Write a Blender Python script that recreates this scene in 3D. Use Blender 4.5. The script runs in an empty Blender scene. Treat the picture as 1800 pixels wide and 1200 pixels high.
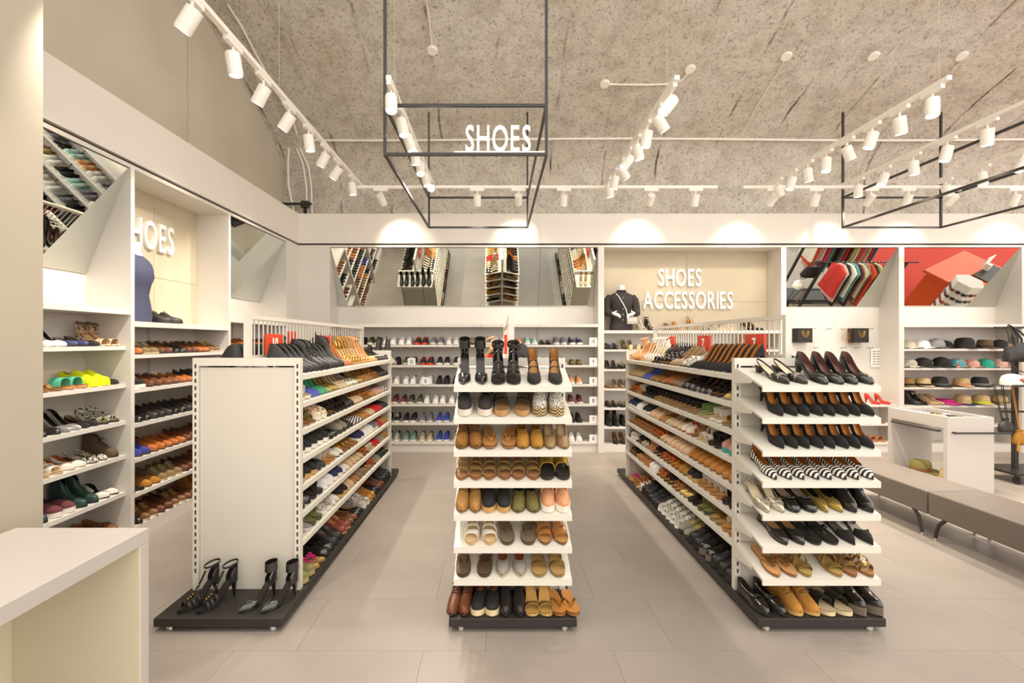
import bpy, bmesh, math, random
import numpy as np
from mathutils import Vector, Matrix

random.seed(7)
SC = bpy.context.scene
COL = SC.collection

# ------------------------------------------------------------------ camera, world, exposure
KY = 0.78
F = 1055.0 * KY            # focal length in pixels of the 1800 px wide frame
PX, PY = 875.0, 600.0 # principal point
CAMZ = 1.5
cam_data = bpy.data.cameras.new('camera')
cam = bpy.data.objects.new('camera', cam_data)
COL.objects.link(cam)
cam.location = (0, 0, CAMZ)
cam.rotation_euler = (math.radians(90), 0, 0)
cam_data.sensor_width = 36.0
cam_data.lens = F / 1800.0 * 36.0
cam_data.shift_x = (900.0 - PX) / 1800.0
cam_data.shift_y = (PY - 600.0) / 1800.0
cam_data.clip_start = 0.02
SC.camera = cam

world = bpy.data.worlds.new('World')
SC.world = world
world.use_nodes = True
bg = world.node_tree.nodes['Background']
bg.inputs[0].default_value = (1.0, 0.95, 0.885, 1)
bg.inputs[1].default_value = 1.95
SPOT_W = 66.0
SPOT_COL = (1.0, 0.90, 0.77)

vs = SC.view_settings
vs.view_transform = 'Standard'
vs.look = 'None'
vs.gamma = 1.0
vs.use_curve_mapping = False
vs.exposure = 0.36
SC.cycles.max_bounces = 6
SC.cycles.diffuse_bounces = 4
SC.cycles.glossy_bounces = 4
SC.cycles.caustics_reflective = False
SC.cycles.caustics_refractive = False

# ------------------------------------------------------------------ helpers
def lin(c):
    if isinstance(c, str):
        c = c.lstrip('#')
        c = [int(c[i:i + 2], 16) / 255.0 for i in (0, 2, 4)]
    return tuple(x / 12.92 if x <= 0.04045 else ((x + 0.055) / 1.055) ** 2.4 for x in c)

MATS = {}
def mat(name, col='#ffffff', rough=0.5, metal=0.0, coat=0.0, emit=0.0, var=0.0, vscale=8.0, bump=0.0, bscale=60.0,
        pattern=None, col2='#000000', pscale=30.0, spec=0.5, vary_object=0.0):
    """cached procedural material"""
    if name in MATS:
        return MATS[name]
    m = bpy.data.materials.new(name)
    m.use_nodes = True
    nt = m.node_tree
    N, Lk = nt.nodes, nt.links
    b = N['Principled BSDF']
    c = lin(col)
    b.inputs['Base Color'].default_value = (*c, 1)
    b.inputs['Roughness'].default_value = rough
    b.inputs['Metallic'].default_value = metal
    b.inputs['Specular IOR Level'].default_value = spec
    if coat:
        b.inputs['Coat Weight'].default_value = coat
        b.inputs['Coat Roughness'].default_value = 0.08
    if emit:
        b.inputs['Emission Color'].default_value = (*c, 1)
        b.inputs['Emission Strength'].default_value = emit
    tc = N.new('ShaderNodeTexCoord')
    out = None
    if pattern:
        ramp = N.new('ShaderNodeValToRGB')
        ramp.color_ramp.interpolation = 'CONSTANT' if pattern in ('stripe', 'leopard', 'zebra', 'check') else 'LINEAR'
        ramp.color_ramp.elements[0].color = (*c, 1)
        ramp.color_ramp.elements[1].color = (*lin(col2), 1)
        ramp.color_ramp.elements[1].position = 0.5
        if pattern in ('stripe', 'zebra'):
            t = N.new('ShaderNodeTexWave')
            t.wave_type = 'BANDS'
            t.bands_direction = 'Y' if pattern == 'stripe' else 'DIAGONAL'
            t.inputs['Scale'].default_value = pscale
            t.inputs['Distortion'].default_value = 0.6 if pattern == 'stripe' else 5.0
            Lk.new(tc.outputs['Object'], t.inputs['Vector'])
            Lk.new(t.outputs['Fac'], ramp.inputs[0])
        elif pattern == 'leopard':
            t = N.new('ShaderNodeTexVoronoi')
            t.inputs['Scale'].default_value = pscale
            Lk.new(tc.outputs['Object'], t.inputs['Vector'])
            Lk.new(t.outputs['Distance'], ramp.inputs[0])
            ramp.color_ramp.elements[1].position = 0.45
        elif pattern == 'check':
            t = N.new('ShaderNodeTexChecker')
            t.inputs['Scale'].default_value = pscale
            Lk.new(tc.outputs['Object'], t.inputs['Vector'])
            Lk.new(t.outputs['Fac'], ramp.inputs[0])
        elif pattern == 'floral':
            t = N.new('ShaderNodeTexVoronoi')
            t.inputs['Scale'].default_value = pscale
            Lk.new(tc.outputs['Object'], t.inputs['Vector'])
            sep = N.new('ShaderNodeSeparateColor')
            Lk.new(t.outputs['Color'], sep.inputs[0])
            Lk.new(sep.outputs[0], ramp.inputs[0])
            ramp.color_ramp.interpolation = 'CONSTANT'
            ramp.color_ramp.elements[1].position = 0.55
            e = ramp.color_ramp.elements.new(0.75); e.color = (*lin('#5d7a4a'), 1)
            e = ramp.color_ramp.elements.new(0.88); e.color = (*lin('#c8553c'), 1)
        out = ramp.outputs[0]
    if var:
        t = N.new('ShaderNodeTexNoise')
        t.inputs['Scale'].default_value = vscale
        t.inputs['Detail'].default_value = 5
        Lk.new(tc.outputs['Object'], t.inputs['Vector'])
        mr = N.new('ShaderNodeMapRange')
        mr.inputs[1].default_value, mr.inputs[2].default_value = 0.3, 0.7
        mr.inputs[3].default_value, mr.inputs[4].default_value = 1 - var, 1 + var
        Lk.new(t.outputs['Fac'], mr.inputs[0])
        mx = N.new('ShaderNodeVectorMath'); mx.operation = 'SCALE'
        if out: Lk.new(out, mx.inputs[0])
        else: mx.inputs[0].default_value = c
        Lk.new(mr.outputs[0], mx.inputs['Scale'])
        out = mx.outputs[0]
    if vary_object:
        oi = N.new('ShaderNodeObjectInfo')
        mr = N.new('ShaderNodeMapRange')
        mr.inputs[3].default_value, mr.inputs[4].default_value = 1 - vary_object, 1 + vary_object
        Lk.new(oi.outputs['Random'], mr.inputs[0])
        mx = N.new('ShaderNodeVectorMath'); mx.operation = 'SCALE'
        if out: Lk.new(out, mx.inputs[0])
        else: mx.inputs[0].default_value = c
        Lk.new(mr.outputs[0], mx.inputs['Scale'])
        out = mx.outputs[0]
    if out:
        Lk.new(out, b.inputs['Base Color'])
    if bump:
        t = N.new('ShaderNodeTexNoise')
        t.inputs['Scale'].default_value = bscale
        t.inputs['Detail'].default_value = 6
        Lk.new(tc.outputs['Object'], t.inputs['Vector'])
        bp = N.new('ShaderNodeBump')
        bp.inputs['Strength'].default_value = bump
        bp.inputs['Distance'].default_value = 0.01
        Lk.new(t.outputs['Fac'], bp.inputs['Height'])
        Lk.new(bp.outputs[0], b.inputs['Normal'])
    MATS[name] = m
    return m

class MB:
    """collects geometry for one mesh"""
    def __init__(self):
        self.v, self.f = [], []
    def add(self, vs_, fs_):
        o = len(self.v)
        self.v += [tuple(p) for p in vs_]
        self.f += [tuple(i + o for i in f) for f in fs_]
        return self
    def box(self, x0, x1, y0, y1, z0, z1):
        return self.add([(x0, y0, z0), (x1, y0, z0), (x1, y1, z0), (x0, y1, z0), (x0, y0, z1), (x1, y0, z1), (x1, y1, z1), (x0, y1, z1)],
                        [(0, 3, 2, 1), (4, 5, 6, 7), (0, 1, 5, 4), (1, 2, 6, 5), (2, 3, 7, 6), (3, 0, 4, 7)])
    def grid(self, rows, close=False, flip=False):
        n = len(rows[0])
        vs_ = [p for r in rows for p in r]
        fs_ = []
        for i in range(len(rows) - 1):
            for j in range(n if close else n - 1):
                a, b_ = i * n + j, i * n + (j + 1) % n
                q = (a, b_, b_ + n, a + n)
                fs_.append(q[::-1] if flip else q)
        return self.add(vs_, fs_)
    def loft(self, rings, cap0=True, cap1=True):
        n = len(rings[0])
        o = len(self.v)
        self.grid(rings, close=True)
        if cap0: self.f.append(tuple(o + i for i in range(n))[::-1])
        if cap1: self.f.append(tuple(o + (len(rings) - 1) * n + i for i in range(n)))
        return self
    def tube(self, path, r, n=8, caps=True):
        path = [Vector(p) for p in path]
        rs = r if isinstance(r, (list, tuple)) else [r] * len(path)
        rings = []
        up = None
        for i, p in enumerate(path):
            d = (path[min(i + 1, len(path) - 1)] - path[max(i - 1, 0)]).normalized()
            if up is None:
                up = Vector((0, 0, 1)) if abs(d.z) < 0.9 else Vector((0, 1, 0))
            s = d.cross(up)
            if s.length < 1e-5: s = d.orthogonal()
            s.normalize()
            up = s.cross(d).normalized()
            rings.append([tuple(p + rs[i] * (math.cos(a) * s + math.sin(a) * up)) for a in [2 * math.pi * k / n for k in range(n)]])
        return self.loft([r_[::-1] for r_ in rings], caps, caps)
    def cyl(self, p0, p1, r0, r1=None, n=12):
        return self.tube([p0, p1], [r0, r0 if r1 is None else r1], n)
    def lathe(self, prof, n=20, cx=0, cy=0, sx=1, sy=1, cap0=True, cap1=True):
        rings = [[(cx + r * sx * math.cos(2 * math.pi * k / n), cy + r * sy * math.sin(2 * math.pi * k / n), z) for k in range(n)] for r, z in prof]
        return self.loft(rings, cap0, cap1)
    def prism(self, poly, axis, a0, a1):
        """poly: 2-D points; axis 'x','y','z' is the extrusion direction"""
        def p3(u, w, a):
            return {'x': (a, u, w), 'y': (u, a, w), 'z': (u, w, a)}[axis]
        n = len(poly)
        vs_ = [p3(u, w, a0) for u, w in poly] + [p3(u, w, a1) for u, w in poly]
        fs_ = [tuple(range(n))[::-1], tuple(range(n, 2 * n))] + [(i, (i + 1) % n, (i + 1) % n + n, i + n) for i in range(n)]
        return self.add(vs_, fs_)
    def ribbon(self, path, wdir, width, thick=0.002):
        """flat closed strip along path; wdir: width direction (vector or list)"""
        path = [Vector(p) for p in path]
        rings = []
        for i, p in enumerate(path):
            d = (path[min(i + 1, len(path) - 1)] - path[max(i - 1, 0)]).normalized()
            w = Vector(wdir[i] if isinstance(wdir, list) else wdir)
            w = (w - w.dot(d) * d)
            if w.length < 1e-6: w = d.orthogonal()
            w.normalize()
            nrm = d.cross(w).normalized()
            wd = width[i] if isinstance(width, (list, tuple)) else width
            rings.append([tuple(p + w * wd / 2 * a + nrm * thick / 2 * b_) for a, b_ in ((-1, -1), (1, -1), (1, 1), (-1, 1))])
        return self.loft(rings)
    def mesh(self, name, smooth=False, angle=40):
        me = bpy.data.meshes.new(name)
        me.from_pydata(self.v, [], self.f)
        bm = bmesh.new(); bm.from_mesh(me)
        bmesh.ops.remove_doubles(bm, verts=bm.verts, dist=1e-6)
        bmesh.ops.dissolve_degenerate(bm, edges=bm.edges, dist=1e-6)
        bmesh.ops.recalc_face_normals(bm, faces=bm.faces)
        if smooth:
            ca = math.radians(angle)
            for f in bm.faces: f.smooth = True
            for e in bm.edges:
                if len(e.link_faces) == 2 and e.calc_face_angle(0) > ca: e.smooth = False
        bm.to_mesh(me); bm.free()
        return me

def put(name, me, material=None, parent=None, loc=(0, 0, 0), rot=None):
    """links one mesh object; the material sits on the object so the mesh can be shared"""
    o = bpy.data.objects.new(name, me)
    COL.objects.link(o)
    if parent: o.parent = parent
    o.location = loc
    if rot is not None: o.rotation_euler = rot
    if material is not None:
        ms = material if isinstance(material, (list, tuple)) else [material]
        while len(me.materials) < len(ms): me.materials.append(None)
        for i, m in enumerate(ms):
            o.material_slots[i].link = 'OBJECT'
            o.material_slots[i].material = m
    return o

def build(mb, name, material, parent=None, smooth=False, loc=(0, 0, 0), rot=None, bevel=0.0, seg=2, angle=40):
    me = mb.mesh(name, smooth, angle)
    if bevel:
        bm = bmesh.new(); bm.from_mesh(me)
        bmesh.ops.bevel(bm, geom=list(bm.edges), offset=bevel, segments=seg, affect='EDGES', profile=0.6)
        for f in bm.faces: f.smooth = seg > 2
        bm.to_mesh(me); bm.free()
    return put(name, me, material, parent, loc, rot)

BOXES = {}
def box(name, material, parent, x0, x1, y0, y1, z0, z1, bevel=0.0, seg=2, rot=None):
    """box part; alike boxes share one mesh (centred), object placed at its centre"""
    k = (name, round(x1 - x0, 4), round(y1 - y0, 4), round(z1 - z0, 4), bevel, seg)
    if k not in BOXES:
        hx, hy, hz = (x1 - x0) / 2, (y1 - y0) / 2, (z1 - z0) / 2
        me = MB().box(-hx, hx, -hy, hy, -hz, hz).mesh(name)
        if bevel:
            bm = bmesh.new(); bm.from_mesh(me)
            bmesh.ops.bevel(bm, geom=list(bm.edges), offset=bevel, segments=seg, affect='EDGES', profile=0.5)
            if seg > 2:
                for f in bm.faces: f.smooth = True
            bm.to_mesh(me); bm.free()
        BOXES[k] = me
    o = put(name, BOXES[k], material, parent, ((x0 + x1) / 2, (y0 + y1) / 2, (z0 + z1) / 2), rot)
    return o

def tag(o, label, cat, group=None, kind=None):
    o['label'] = label
    o['category'] = cat
    if group: o['group'] = group
    if kind: o['kind'] = kind
    return o

def thing(name, label, cat, loc=(0, 0, 0), rot=None, group=None):
    o = bpy.data.objects.new(name, None)
    o.empty_display_size = 0.05
    COL.objects.link(o)
    o.location = loc
    if rot is not None: o.rotation_euler = rot
    return tag(o, label, cat, group)

def struct(name, label, cat, mb=None, material=None, smooth=False, angle=40):
    if mb is None:
        o = bpy.data.objects.new(name, None); COL.objects.link(o)
    else:
        o = build(mb, name, material, smooth=smooth, angle=angle)
    return tag(o, label, cat, kind='structure')

ORD = ['first', 'second', 'third', 'fourth', 'fifth', 'sixth', 'seventh', 'eighth', 'ninth', 'tenth', 'eleventh', 'twelfth', 'thirteenth',
       'fourteenth', 'fifteenth', 'sixteenth', 'seventeenth', 'eighteenth', 'nineteenth', 'twentieth', 'twenty-first', 'twenty-second',
       'twenty-third', 'twenty-fourth', 'twenty-fifth', 'twenty-sixth', 'twenty-seventh', 'twenty-eighth', 'twenty-ninth', 'thirtieth',
       'thirty-first', 'thirty-second', 'thirty-third', 'thirty-fourth', 'thirty-fifth', 'thirty-sixth', 'thirty-seventh', 'thirty-eighth']

def text_mesh(ch, size, depth, sx=0.62, weight=0.0):
    """one extruded character or word as a mesh in the XZ plane, facing -Y, baseline at z 0, left at x 0"""
    cu = bpy.data.curves.new('letter', 'FONT')
    cu.body = ch
    cu.size = size
    cu.extrude = depth / 2
    cu.offset = weight
    cu.resolution_u = 3
    ob = bpy.data.objects.new('letter_source', cu)
    COL.objects.link(ob)
    dg = bpy.context.evaluated_depsgraph_get()
    me = bpy.data.meshes.new_from_object(ob.evaluated_get(dg))
    bpy.data.objects.remove(ob)
    bpy.data.curves.remove(cu)
    xs = [v.co.x for v in me.vertices] or [0]
    x0 = min(xs)
    for v in me.vertices:
        v.co = ((v.co.x - x0) * sx, -v.co.z, v.co.y)
    me.materials.clear()
    return me, (max(xs) - x0) * sx

def word(text, size, depth, material, parent, loc, rot=None, sx=0.62, gap=0.03, name='letter', weight=0.0):
    """letters side by side, each its own part of the parent; loc is the left end of the baseline"""
    x = 0.0
    R = Matrix.Rotation(rot or 0.0, 4, 'Z')
    for ch in text:
        if ch == ' ':
            x += size * 0.35 * sx; continue
        me, w = text_mesh(ch, size, depth, sx, weight)
        p = Vector(loc) + R @ Vector((x, 0, 0))
        o = put(name, me, material, parent, p, (0, 0, rot or 0.0))
        x += w + gap * size
    return x

# ------------------------------------------------------------------ materials of the room
M_WHITE = mat('white_lacquer', '#ddd7ce', 0.42, var=0.012, vscale=3)
M_SOFFIT = mat('white_plaster', '#e6e0d6', 0.6, var=0.015, vscale=2)
M_RACK = mat('white_powder_coat', '#d7d1c4', 0.45)
M_PANEL = mat('cream_panel', '#cec7b9', 0.5, var=0.01, vscale=4)
M_SLOT = mat('slot_dark', '#2c2824', 0.8)
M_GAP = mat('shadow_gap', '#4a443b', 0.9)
M_BLACK = mat('black_metal', '#2a2724', 0.4)
M_BASE = mat('black_wood_base', '#2a2522', 0.5, var=0.1, vscale=20)
M_CHROME = mat('chrome', '#d8d4cc', 0.15, metal=1.0)
M_MIRROR = mat('mirror_glass', '#e4e8e2', 0.0, metal=1.0)
M_PLY = mat('bay_back_panel', '#c3b69d', 0.65, var=0.05, vscale=3)
M_RED = mat('red_sign', '#d8421f', 0.4)
M_SIGNW = mat('white_letter', '#f7f3ec', 0.5)
M_CARD = mat('white_card', '#f6f3ee', 0.6)
M_INK = mat('black_ink', '#1c1a18', 0.6)
M_WIRE = mat('thin_wire', '#b8ae9d', 0.5)
M_TRACK = mat('white_track', '#f1ece2', 0.45)
M_LENS = mat('lamp_lens', '#fff3df', 0.4, emit=14.0)
M_LENS.cycles.emission_sampling = 'NONE'   # the spot lamp behind each lens does the lighting

def concrete_ceiling():
    m = bpy.data.materials.new('rough_concrete_vault'); m.use_nodes = True
    nt = m.node_tree; N, L = nt.nodes, nt.links
    b = N['Principled BSDF']; b.inputs['Roughness'].default_value = 0.95; b.inputs['Specular IOR Level'].default_value = 0.15
    tc = N.new('ShaderNodeTexCoord')
    def noise(scale, detail, vec=None, rough=0.6, dist=0.0):
        n = N.new('ShaderNodeTexNoise'); n.inputs['Scale'].default_value = scale; n.inputs['Detail'].default_value = detail
        n.inputs['Roughness'].default_value = rough; n.inputs['Distortion'].default_value = dist
        L.new(vec or tc.outputs['Object'], n.inputs['Vector']); return n.outputs['Fac']
    def ramp(src, p0, c0, p1, c1):
        r = N.new('ShaderNodeValToRGB'); r.color_ramp.elements[0].position = p0; r.color_ramp.elements[1].position = p1
        r.color_ramp.elements[0].color = (*lin(c0), 1); r.color_ramp.elements[1].color = (*lin(c1), 1)
        L.new(src, r.inputs[0]); return r.outputs[0]
    def mix(mode, f, a, b_):
        x = N.new('ShaderNodeMixRGB'); x.blend_type = mode; x.inputs[0].default_value = f
        L.new(a, x.inputs[1]); L.new(b_, x.inputs[2]); return x.outputs[0]
    base = ramp(noise(0.9, 5), 0.32, '#efe5d3', 0.68, '#fbf5ea')
    speck = ramp(noise(30, 8, rough=0.72, dist=0.6), 0.37, '#4f4433', 0.47, '#ffffff')
    patch = ramp(noise(5, 6, rough=0.65), 0.34, '#a99e8a', 0.55, '#ffffff')
    fine = ramp(noise(95, 4, rough=0.7), 0.33, '#8f8168', 0.50, '#ffffff')
    c = mix('MULTIPLY', 0.52, base, speck)
    c = mix('MULTIPLY', 0.36, c, patch)
    c = mix('MULTIPLY', 0.42, c, fine)
    # streaks that run around the vault (long along Y and Z, narrow along X)
    mp = N.new('ShaderNodeMapping'); mp.inputs['Scale'].default_value = (5.0, 0.28, 0.28)
    L.new(tc.outputs['Object'], mp.inputs['Vector'])
    streak = ramp(noise(1.0, 6, mp.outputs[0], 0.7), 0.28, '#c0b59f', 0.42, '#ffffff')
    c = mix('MULTIPLY', 0.45, c, streak)
    # dark drip cracks at the formwork joints
    wv = N.new('ShaderNodeTexWave'); wv.wave_type = 'BANDS'; wv.bands_direction = 'X'
    wv.inputs['Scale'].default_value = 0.42; wv.inputs['Distortion'].default_value = 0.5
    wv.inputs['Detail'].default_value = 4; wv.inputs['Detail Scale'].default_value = 3
    L.new(tc.outputs['Object'], wv.inputs['Vector'])
    crack = ramp(wv.outputs['Fac'], 0.0, '#6f6350', 0.006, '#ffffff')
    msk = ramp(noise(1.3, 4), 0.52, '#000000', 0.66, '#ffffff')
    x = N.new('ShaderNodeMixRGB'); x.blend_type = 'MULTIPLY'
    L.new(msk, x.inputs[0]); L.new(c, x.inputs[1]); L.new(crack, x.inputs[2])
    L.new(x.outputs[0], b.inputs['Base Color'])
    bp = N.new('ShaderNodeBump'); bp.inputs['Strength'].default_value = 0.9; bp.inputs['Distance'].default_value = 0.03
    ad = N.new('ShaderNodeMath'); ad.operation = 'ADD'
    L.new(noise(22, 9, rough=0.75), ad.inputs[0]); L.new(noise(70, 4), ad.inputs[1])
    L.new(ad.outputs[0], bp.inputs['Height']); L.new(bp.outputs[0], b.inputs['Normal'])
    return m
M_CEIL = concrete_ceiling()
M_PLASTER = mat('grey_plaster', '#c8bfac', 0.75, var=0.07, vscale=1.4, bump=0.05, bscale=30)
M_COLUMN = mat('column_plaster', '#ada392', 0.7, var=0.05, vscale=1.6, bump=0.03, bscale=25)
M_TILE = mat('floor_tile', '#988e84', 0.36, var=0.07, vscale=2.6, vary_object=0.012)
M_GROUT = mat('floor_joint', '#8d847a', 0.6)

# ------------------------------------------------------------------ the room
XW, YB = -3.05, 6.69       # left wall plane, back wall plane
XS, YS = -2.69, 8.10 * KY       # front planes of the shelving and soffit
VAULT = [(8.53, 3.0), (8.53, 3.62), (8.51, 3.86), (8.45, 4.02), (8.32, 4.16), (8.15, 4.26), (7.7, 4.42), (7.03, 4.62), (6.54, 4.79), (6.1, 4.93), (5.2, 5.15), (4.0, 5.36), (3.2, 5.42)]  # profile cut off before the camera to let world light flood in
VAULT = [(y * KY + (.037 if y > 8.4 else 0), z) for y, z in VAULT]
def vault_z(y):
    pts = sorted(VAULT)
    return float(np.interp(y, [p[0] for p in pts], [p[1] for p in pts]))
def vault_hit(px, py):
    """point of the vault that a line of sight meets"""
    for y in np.arange(1.5, 6.69, 0.01):
        z = CAMZ + (PY - py) / F * y
        if z >= vault_z(y): 
            return Vector(((px - PX) / F * y, y, z))
    return Vector(((px - PX) / F * 6.66, 6.66, CAMZ + (PY - py) / F * 6.66))

fl = struct('floor', 'warm grey stone-look tiled floor of the shop', 'floor', MB().box(-3.1, 13.0, -5, YB + .1, -0.1, -0.004), M_GROUT)
TW, TD = 0.92, 0.46
tile_me = MB().box(-TW / 2 + .0006, TW / 2 - .0006, -TD / 2 + .0006, TD / 2 - .0006, -0.006, 0).mesh('tile')
for i in range(-3, 9):
    for j in range(0, 19):
        x = i * TW + (0.3 if j % 2 else 0.0) + 0.1
        y = 0.2 + j * TD
        if x < -2.7 or y > YB - .2 or x > 7: continue
        put('tile', tile_me, M_TILE, fl, (x, y, 0))
# beyond the tiles in view
for nm, a in (('tile_field', (-3.1, 13.0, -5, 0.2 - TD / 2)), ('tile_field', (8 * TW - .06 + 0.0, 13.0, 0.2 - TD / 2, YB + .1))):
    build(MB().box(*a, -0.006, -0.0005), nm, M_TILE, fl)

# vault: rough surface with real relief
prof = []
P = VAULT
for i in range(len(P) - 1):
    n = max(2, int(math.hypot(P[i + 1][0] - P[i][0], P[i + 1][1] - P[i][1]) / 0.09))
    for k in range(n):
        a = k / n
        prof.append((P[i][0] + (P[i + 1][0] - P[i][0]) * a, P[i][1] + (P[i + 1][1] - P[i][1]) * a))
prof.append(P[-1])
for _ in range(6):
    prof = [prof[0]] + [((prof[i - 1][0] + 2 * prof[i][0] + prof[i + 1][0]) / 4, (prof[i - 1][1] + 2 * prof[i][1] + prof[i + 1][1]) / 4) for i in range(1, len(prof) - 1)] + [prof[-1]]
from mathutils import noise as mnoise
rows = []
for (y, z) in prof:
    r = []
    for k in range(170):
        x = -3.06 + 12.86 * (k / 169) ** 1.1
        d = mnoise.noise((x * 2.2, y * 2.2, z * 2.2)) * 0.016 + mnoise.noise((x * 7, y * 7, z * 7)) * 0.010
        r.append((x, y + (d if y > 8.3 * KY else 0), z + (d if y <= 8.4 * KY else 0)))
    rows.append(r)
ceil = struct('ceiling', 'rough bare concrete vault over the shop', 'ceiling', MB().grid(rows), M_CEIL, smooth=True, angle=80)

wl = struct('wall_left', 'smooth grey plaster wall above the left shelving', 'wall')
jy = 5.90 * KY
box('wall_panel', M_PLASTER, wl, XW - .12, XW, -1.5, jy - .004, 0, 5.6)
box('wall_panel', M_PLASTER, wl, XW - .12, XW, jy + .004, YB + .1, 0, 5.6)
box('joint', M_GAP, wl, XW - .12, XW - .012, jy - .004, jy + .004, 0, 5.6)
wb = struct('wall_back', 'white rear wall behind the shelving bays', 'wall', MB().box(-3.1, 10.5, YB, YB + .12, 0, 3.3), M_SOFFIT)
s1 = struct('trim_1', 'white plaster soffit above the left shelving bays', 'soffit', MB().box(XW, XS, -5, YB, 2.825, 3.225), M_SOFFIT)
s2 = struct('trim_2', 'white plaster soffit across the rear shelving bays', 'soffit', MB().box(XS, 10.5, YS, YB, 2.825, 3.225), M_SOFFIT)
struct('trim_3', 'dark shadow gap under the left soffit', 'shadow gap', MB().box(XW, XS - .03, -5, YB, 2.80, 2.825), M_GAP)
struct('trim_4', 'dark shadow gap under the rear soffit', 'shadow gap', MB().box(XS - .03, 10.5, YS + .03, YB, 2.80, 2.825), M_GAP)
# corner fillers
struct('trim_5', 'plain white corner panel between left and rear shelving', 'panel', MB().box(XW, XS, 7.68 * KY, YB, 0, 2.80).box(XS, -2.30, YS, YB, 0, 2.80), M_WHITE)
col_ = struct('column', 'plain beige plaster pillar at the picture edge behind the white table', 'pillar', MB().box(-2.55, -2.0, 1.2, 2.64 * KY, 0, 5.52), M_COLUMN)
# ------------------------------------------------------------------ shelving bays (local: x along the wall, y into the wall, z up)
D = 0.335
Z_MIRROR_BAY = [1.454, 1.178, 0.916, 0.648, 0.394, 0.133]
Z_NICHE_BAY = [1.392, 1.125, 0.862, 0.600, 0.342]
def bay(name, label, loc, rotz, w, kind, zs, joints=(), close=0.035, mirror_joints=(), first=0.035):
    t = thing(name, label, 'shelving', loc, (0, 0, rotz), 'wall shelving bays')
    box('side_panel', M_WHITE, t, 0, first, 0, D, 0, 2.80)
    if close: box('side_panel', M_WHITE, t, w - close, w, 0, D, 0, 2.80)
    a, b = first, w - close
    box('header', M_WHITE, t, a, b, 0, D, 2.772, 2.80)
    if kind == 'niche':
        box('back_panel', M_WHITE, t, a, b, D, D + .02, 0, 1.62)
        cuts = [a, a + (b - a) * .52, b]
        for i in range(2):
            for z0, z1 in ((1.62, 2.06), (2.063, 2.80)):
                box('niche_panel', M_PLY, t, cuts[i] + .0015, cuts[i + 1] - .0015, D - .015, D + .005, z0, z1)
        box('niche_floor', M_WHITE, t, a, b, 0.0, D, 1.610, 1.650)
    else:
        box('back_panel', M_WHITE, t, a, b, D, D + .02, 0, 2.02)
        ms = [a] + list(mirror_joints) + [b]
        y0, z0, y1, z1 = 0.012, 2.765, D - .008, 1.995
        for i in range(len(ms) - 1):
            mb = MB().prism([(y0, z0), (y1, z1), (y1 + .004, z1 + .002), (y0 + .004, z0 + .002)], 'x', ms[i] + .002, ms[i + 1] - .002)
            build(mb, 'mirror', M_MIRROR, t)
        build(MB().prism([(y0 + .008, z0 + .002), (D, z1 + .004), (D, z0)], 'x', a, b), 'mirror_backing', M_GAP, t)
        if kind != 'peg':
            js = [a] + list(joints) + [b]
            for i in range(len(js) - 1):
                box('ledge', M_WHITE, t, js[i] + .002, js[i + 1] - .002, 0.0, D, 1.695, 1.735)
    js = [a] + list(joints) + [b]
    if zs:
        for z in zs:
            for i in range(len(js) - 1):
                box('shelf', M_WHITE, t, js[i] + .0015, js[i + 1] - .0015, 0.035, D, z - .028, z)
        for j in joints:
            box('upright', M_RACK, t, j - .014, j + .014, D - .02, D, 0.1, 1.69)
        box('plinth', M_WHITE, t, a, b, 0.05, D, 0.0, 0.10)
    return t

BX0 = -2.30
bay('mirror_shelving', 'white rear shelving bay of sneakers under the long tilted mirror', (BX0, YS, 0), 0, 1.39 - BX0, 'mirror', Z_MIRROR_BAY,
    joints=(-1.04 - BX0, -0.23 - BX0, 0.576 - BX0), mirror_joints=(-1.04 - BX0, 0.576 - BX0))
bay('niche_shelving', 'white shelving bay with the shoes accessories letters in its niche', (1.39, YS, 0), 0, 2.47, 'niche', Z_NICHE_BAY, first=.045, joints=(1.23,))
peg = bay('jewellery_bay', 'white wall bay hung with jewellery below a tilted mirror', (3.86, YS, 0), 0, 1.59, 'peg', [.64, .385, .13], first=.035)
bay('hat_shelving', 'white shelving bay of hats beside the clothes rail', (5.45, YS, 0), 0, 1.66, 'mirror', [1.40, 1.14, 0.878, 0.632, .37], first=.035)
R90 = math.radians(90)
bay('mirror_shelving', 'white shelving bay with silver pumps and neon sneakers beside the pillar', (XS, 2.85 * KY, 0), R90, 1.55 * KY, 'mirror', [1.467, 1.19, .92, .67, .40, .13], joints=(0.64 * KY,), close=0.0, mirror_joints=())
bay('niche_shelving', 'white shelving bay with the shoes letters and navy mannequin in its niche', (XS, 4.40 * KY, 0), R90, 1.60 * KY, 'niche', [1.40, 1.14, .88, .615, .355], joints=(.8 * KY,), close=0.0)
bay('mirror_shelving', 'white shelving bay under a tilted mirror nearest the room corner', (XS, 6.0 * KY, 0), R90, 1.68 * KY, 'mirror', [1.43, 1.17, .91, .65, .39, .13], joints=(.84 * KY,))

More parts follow.
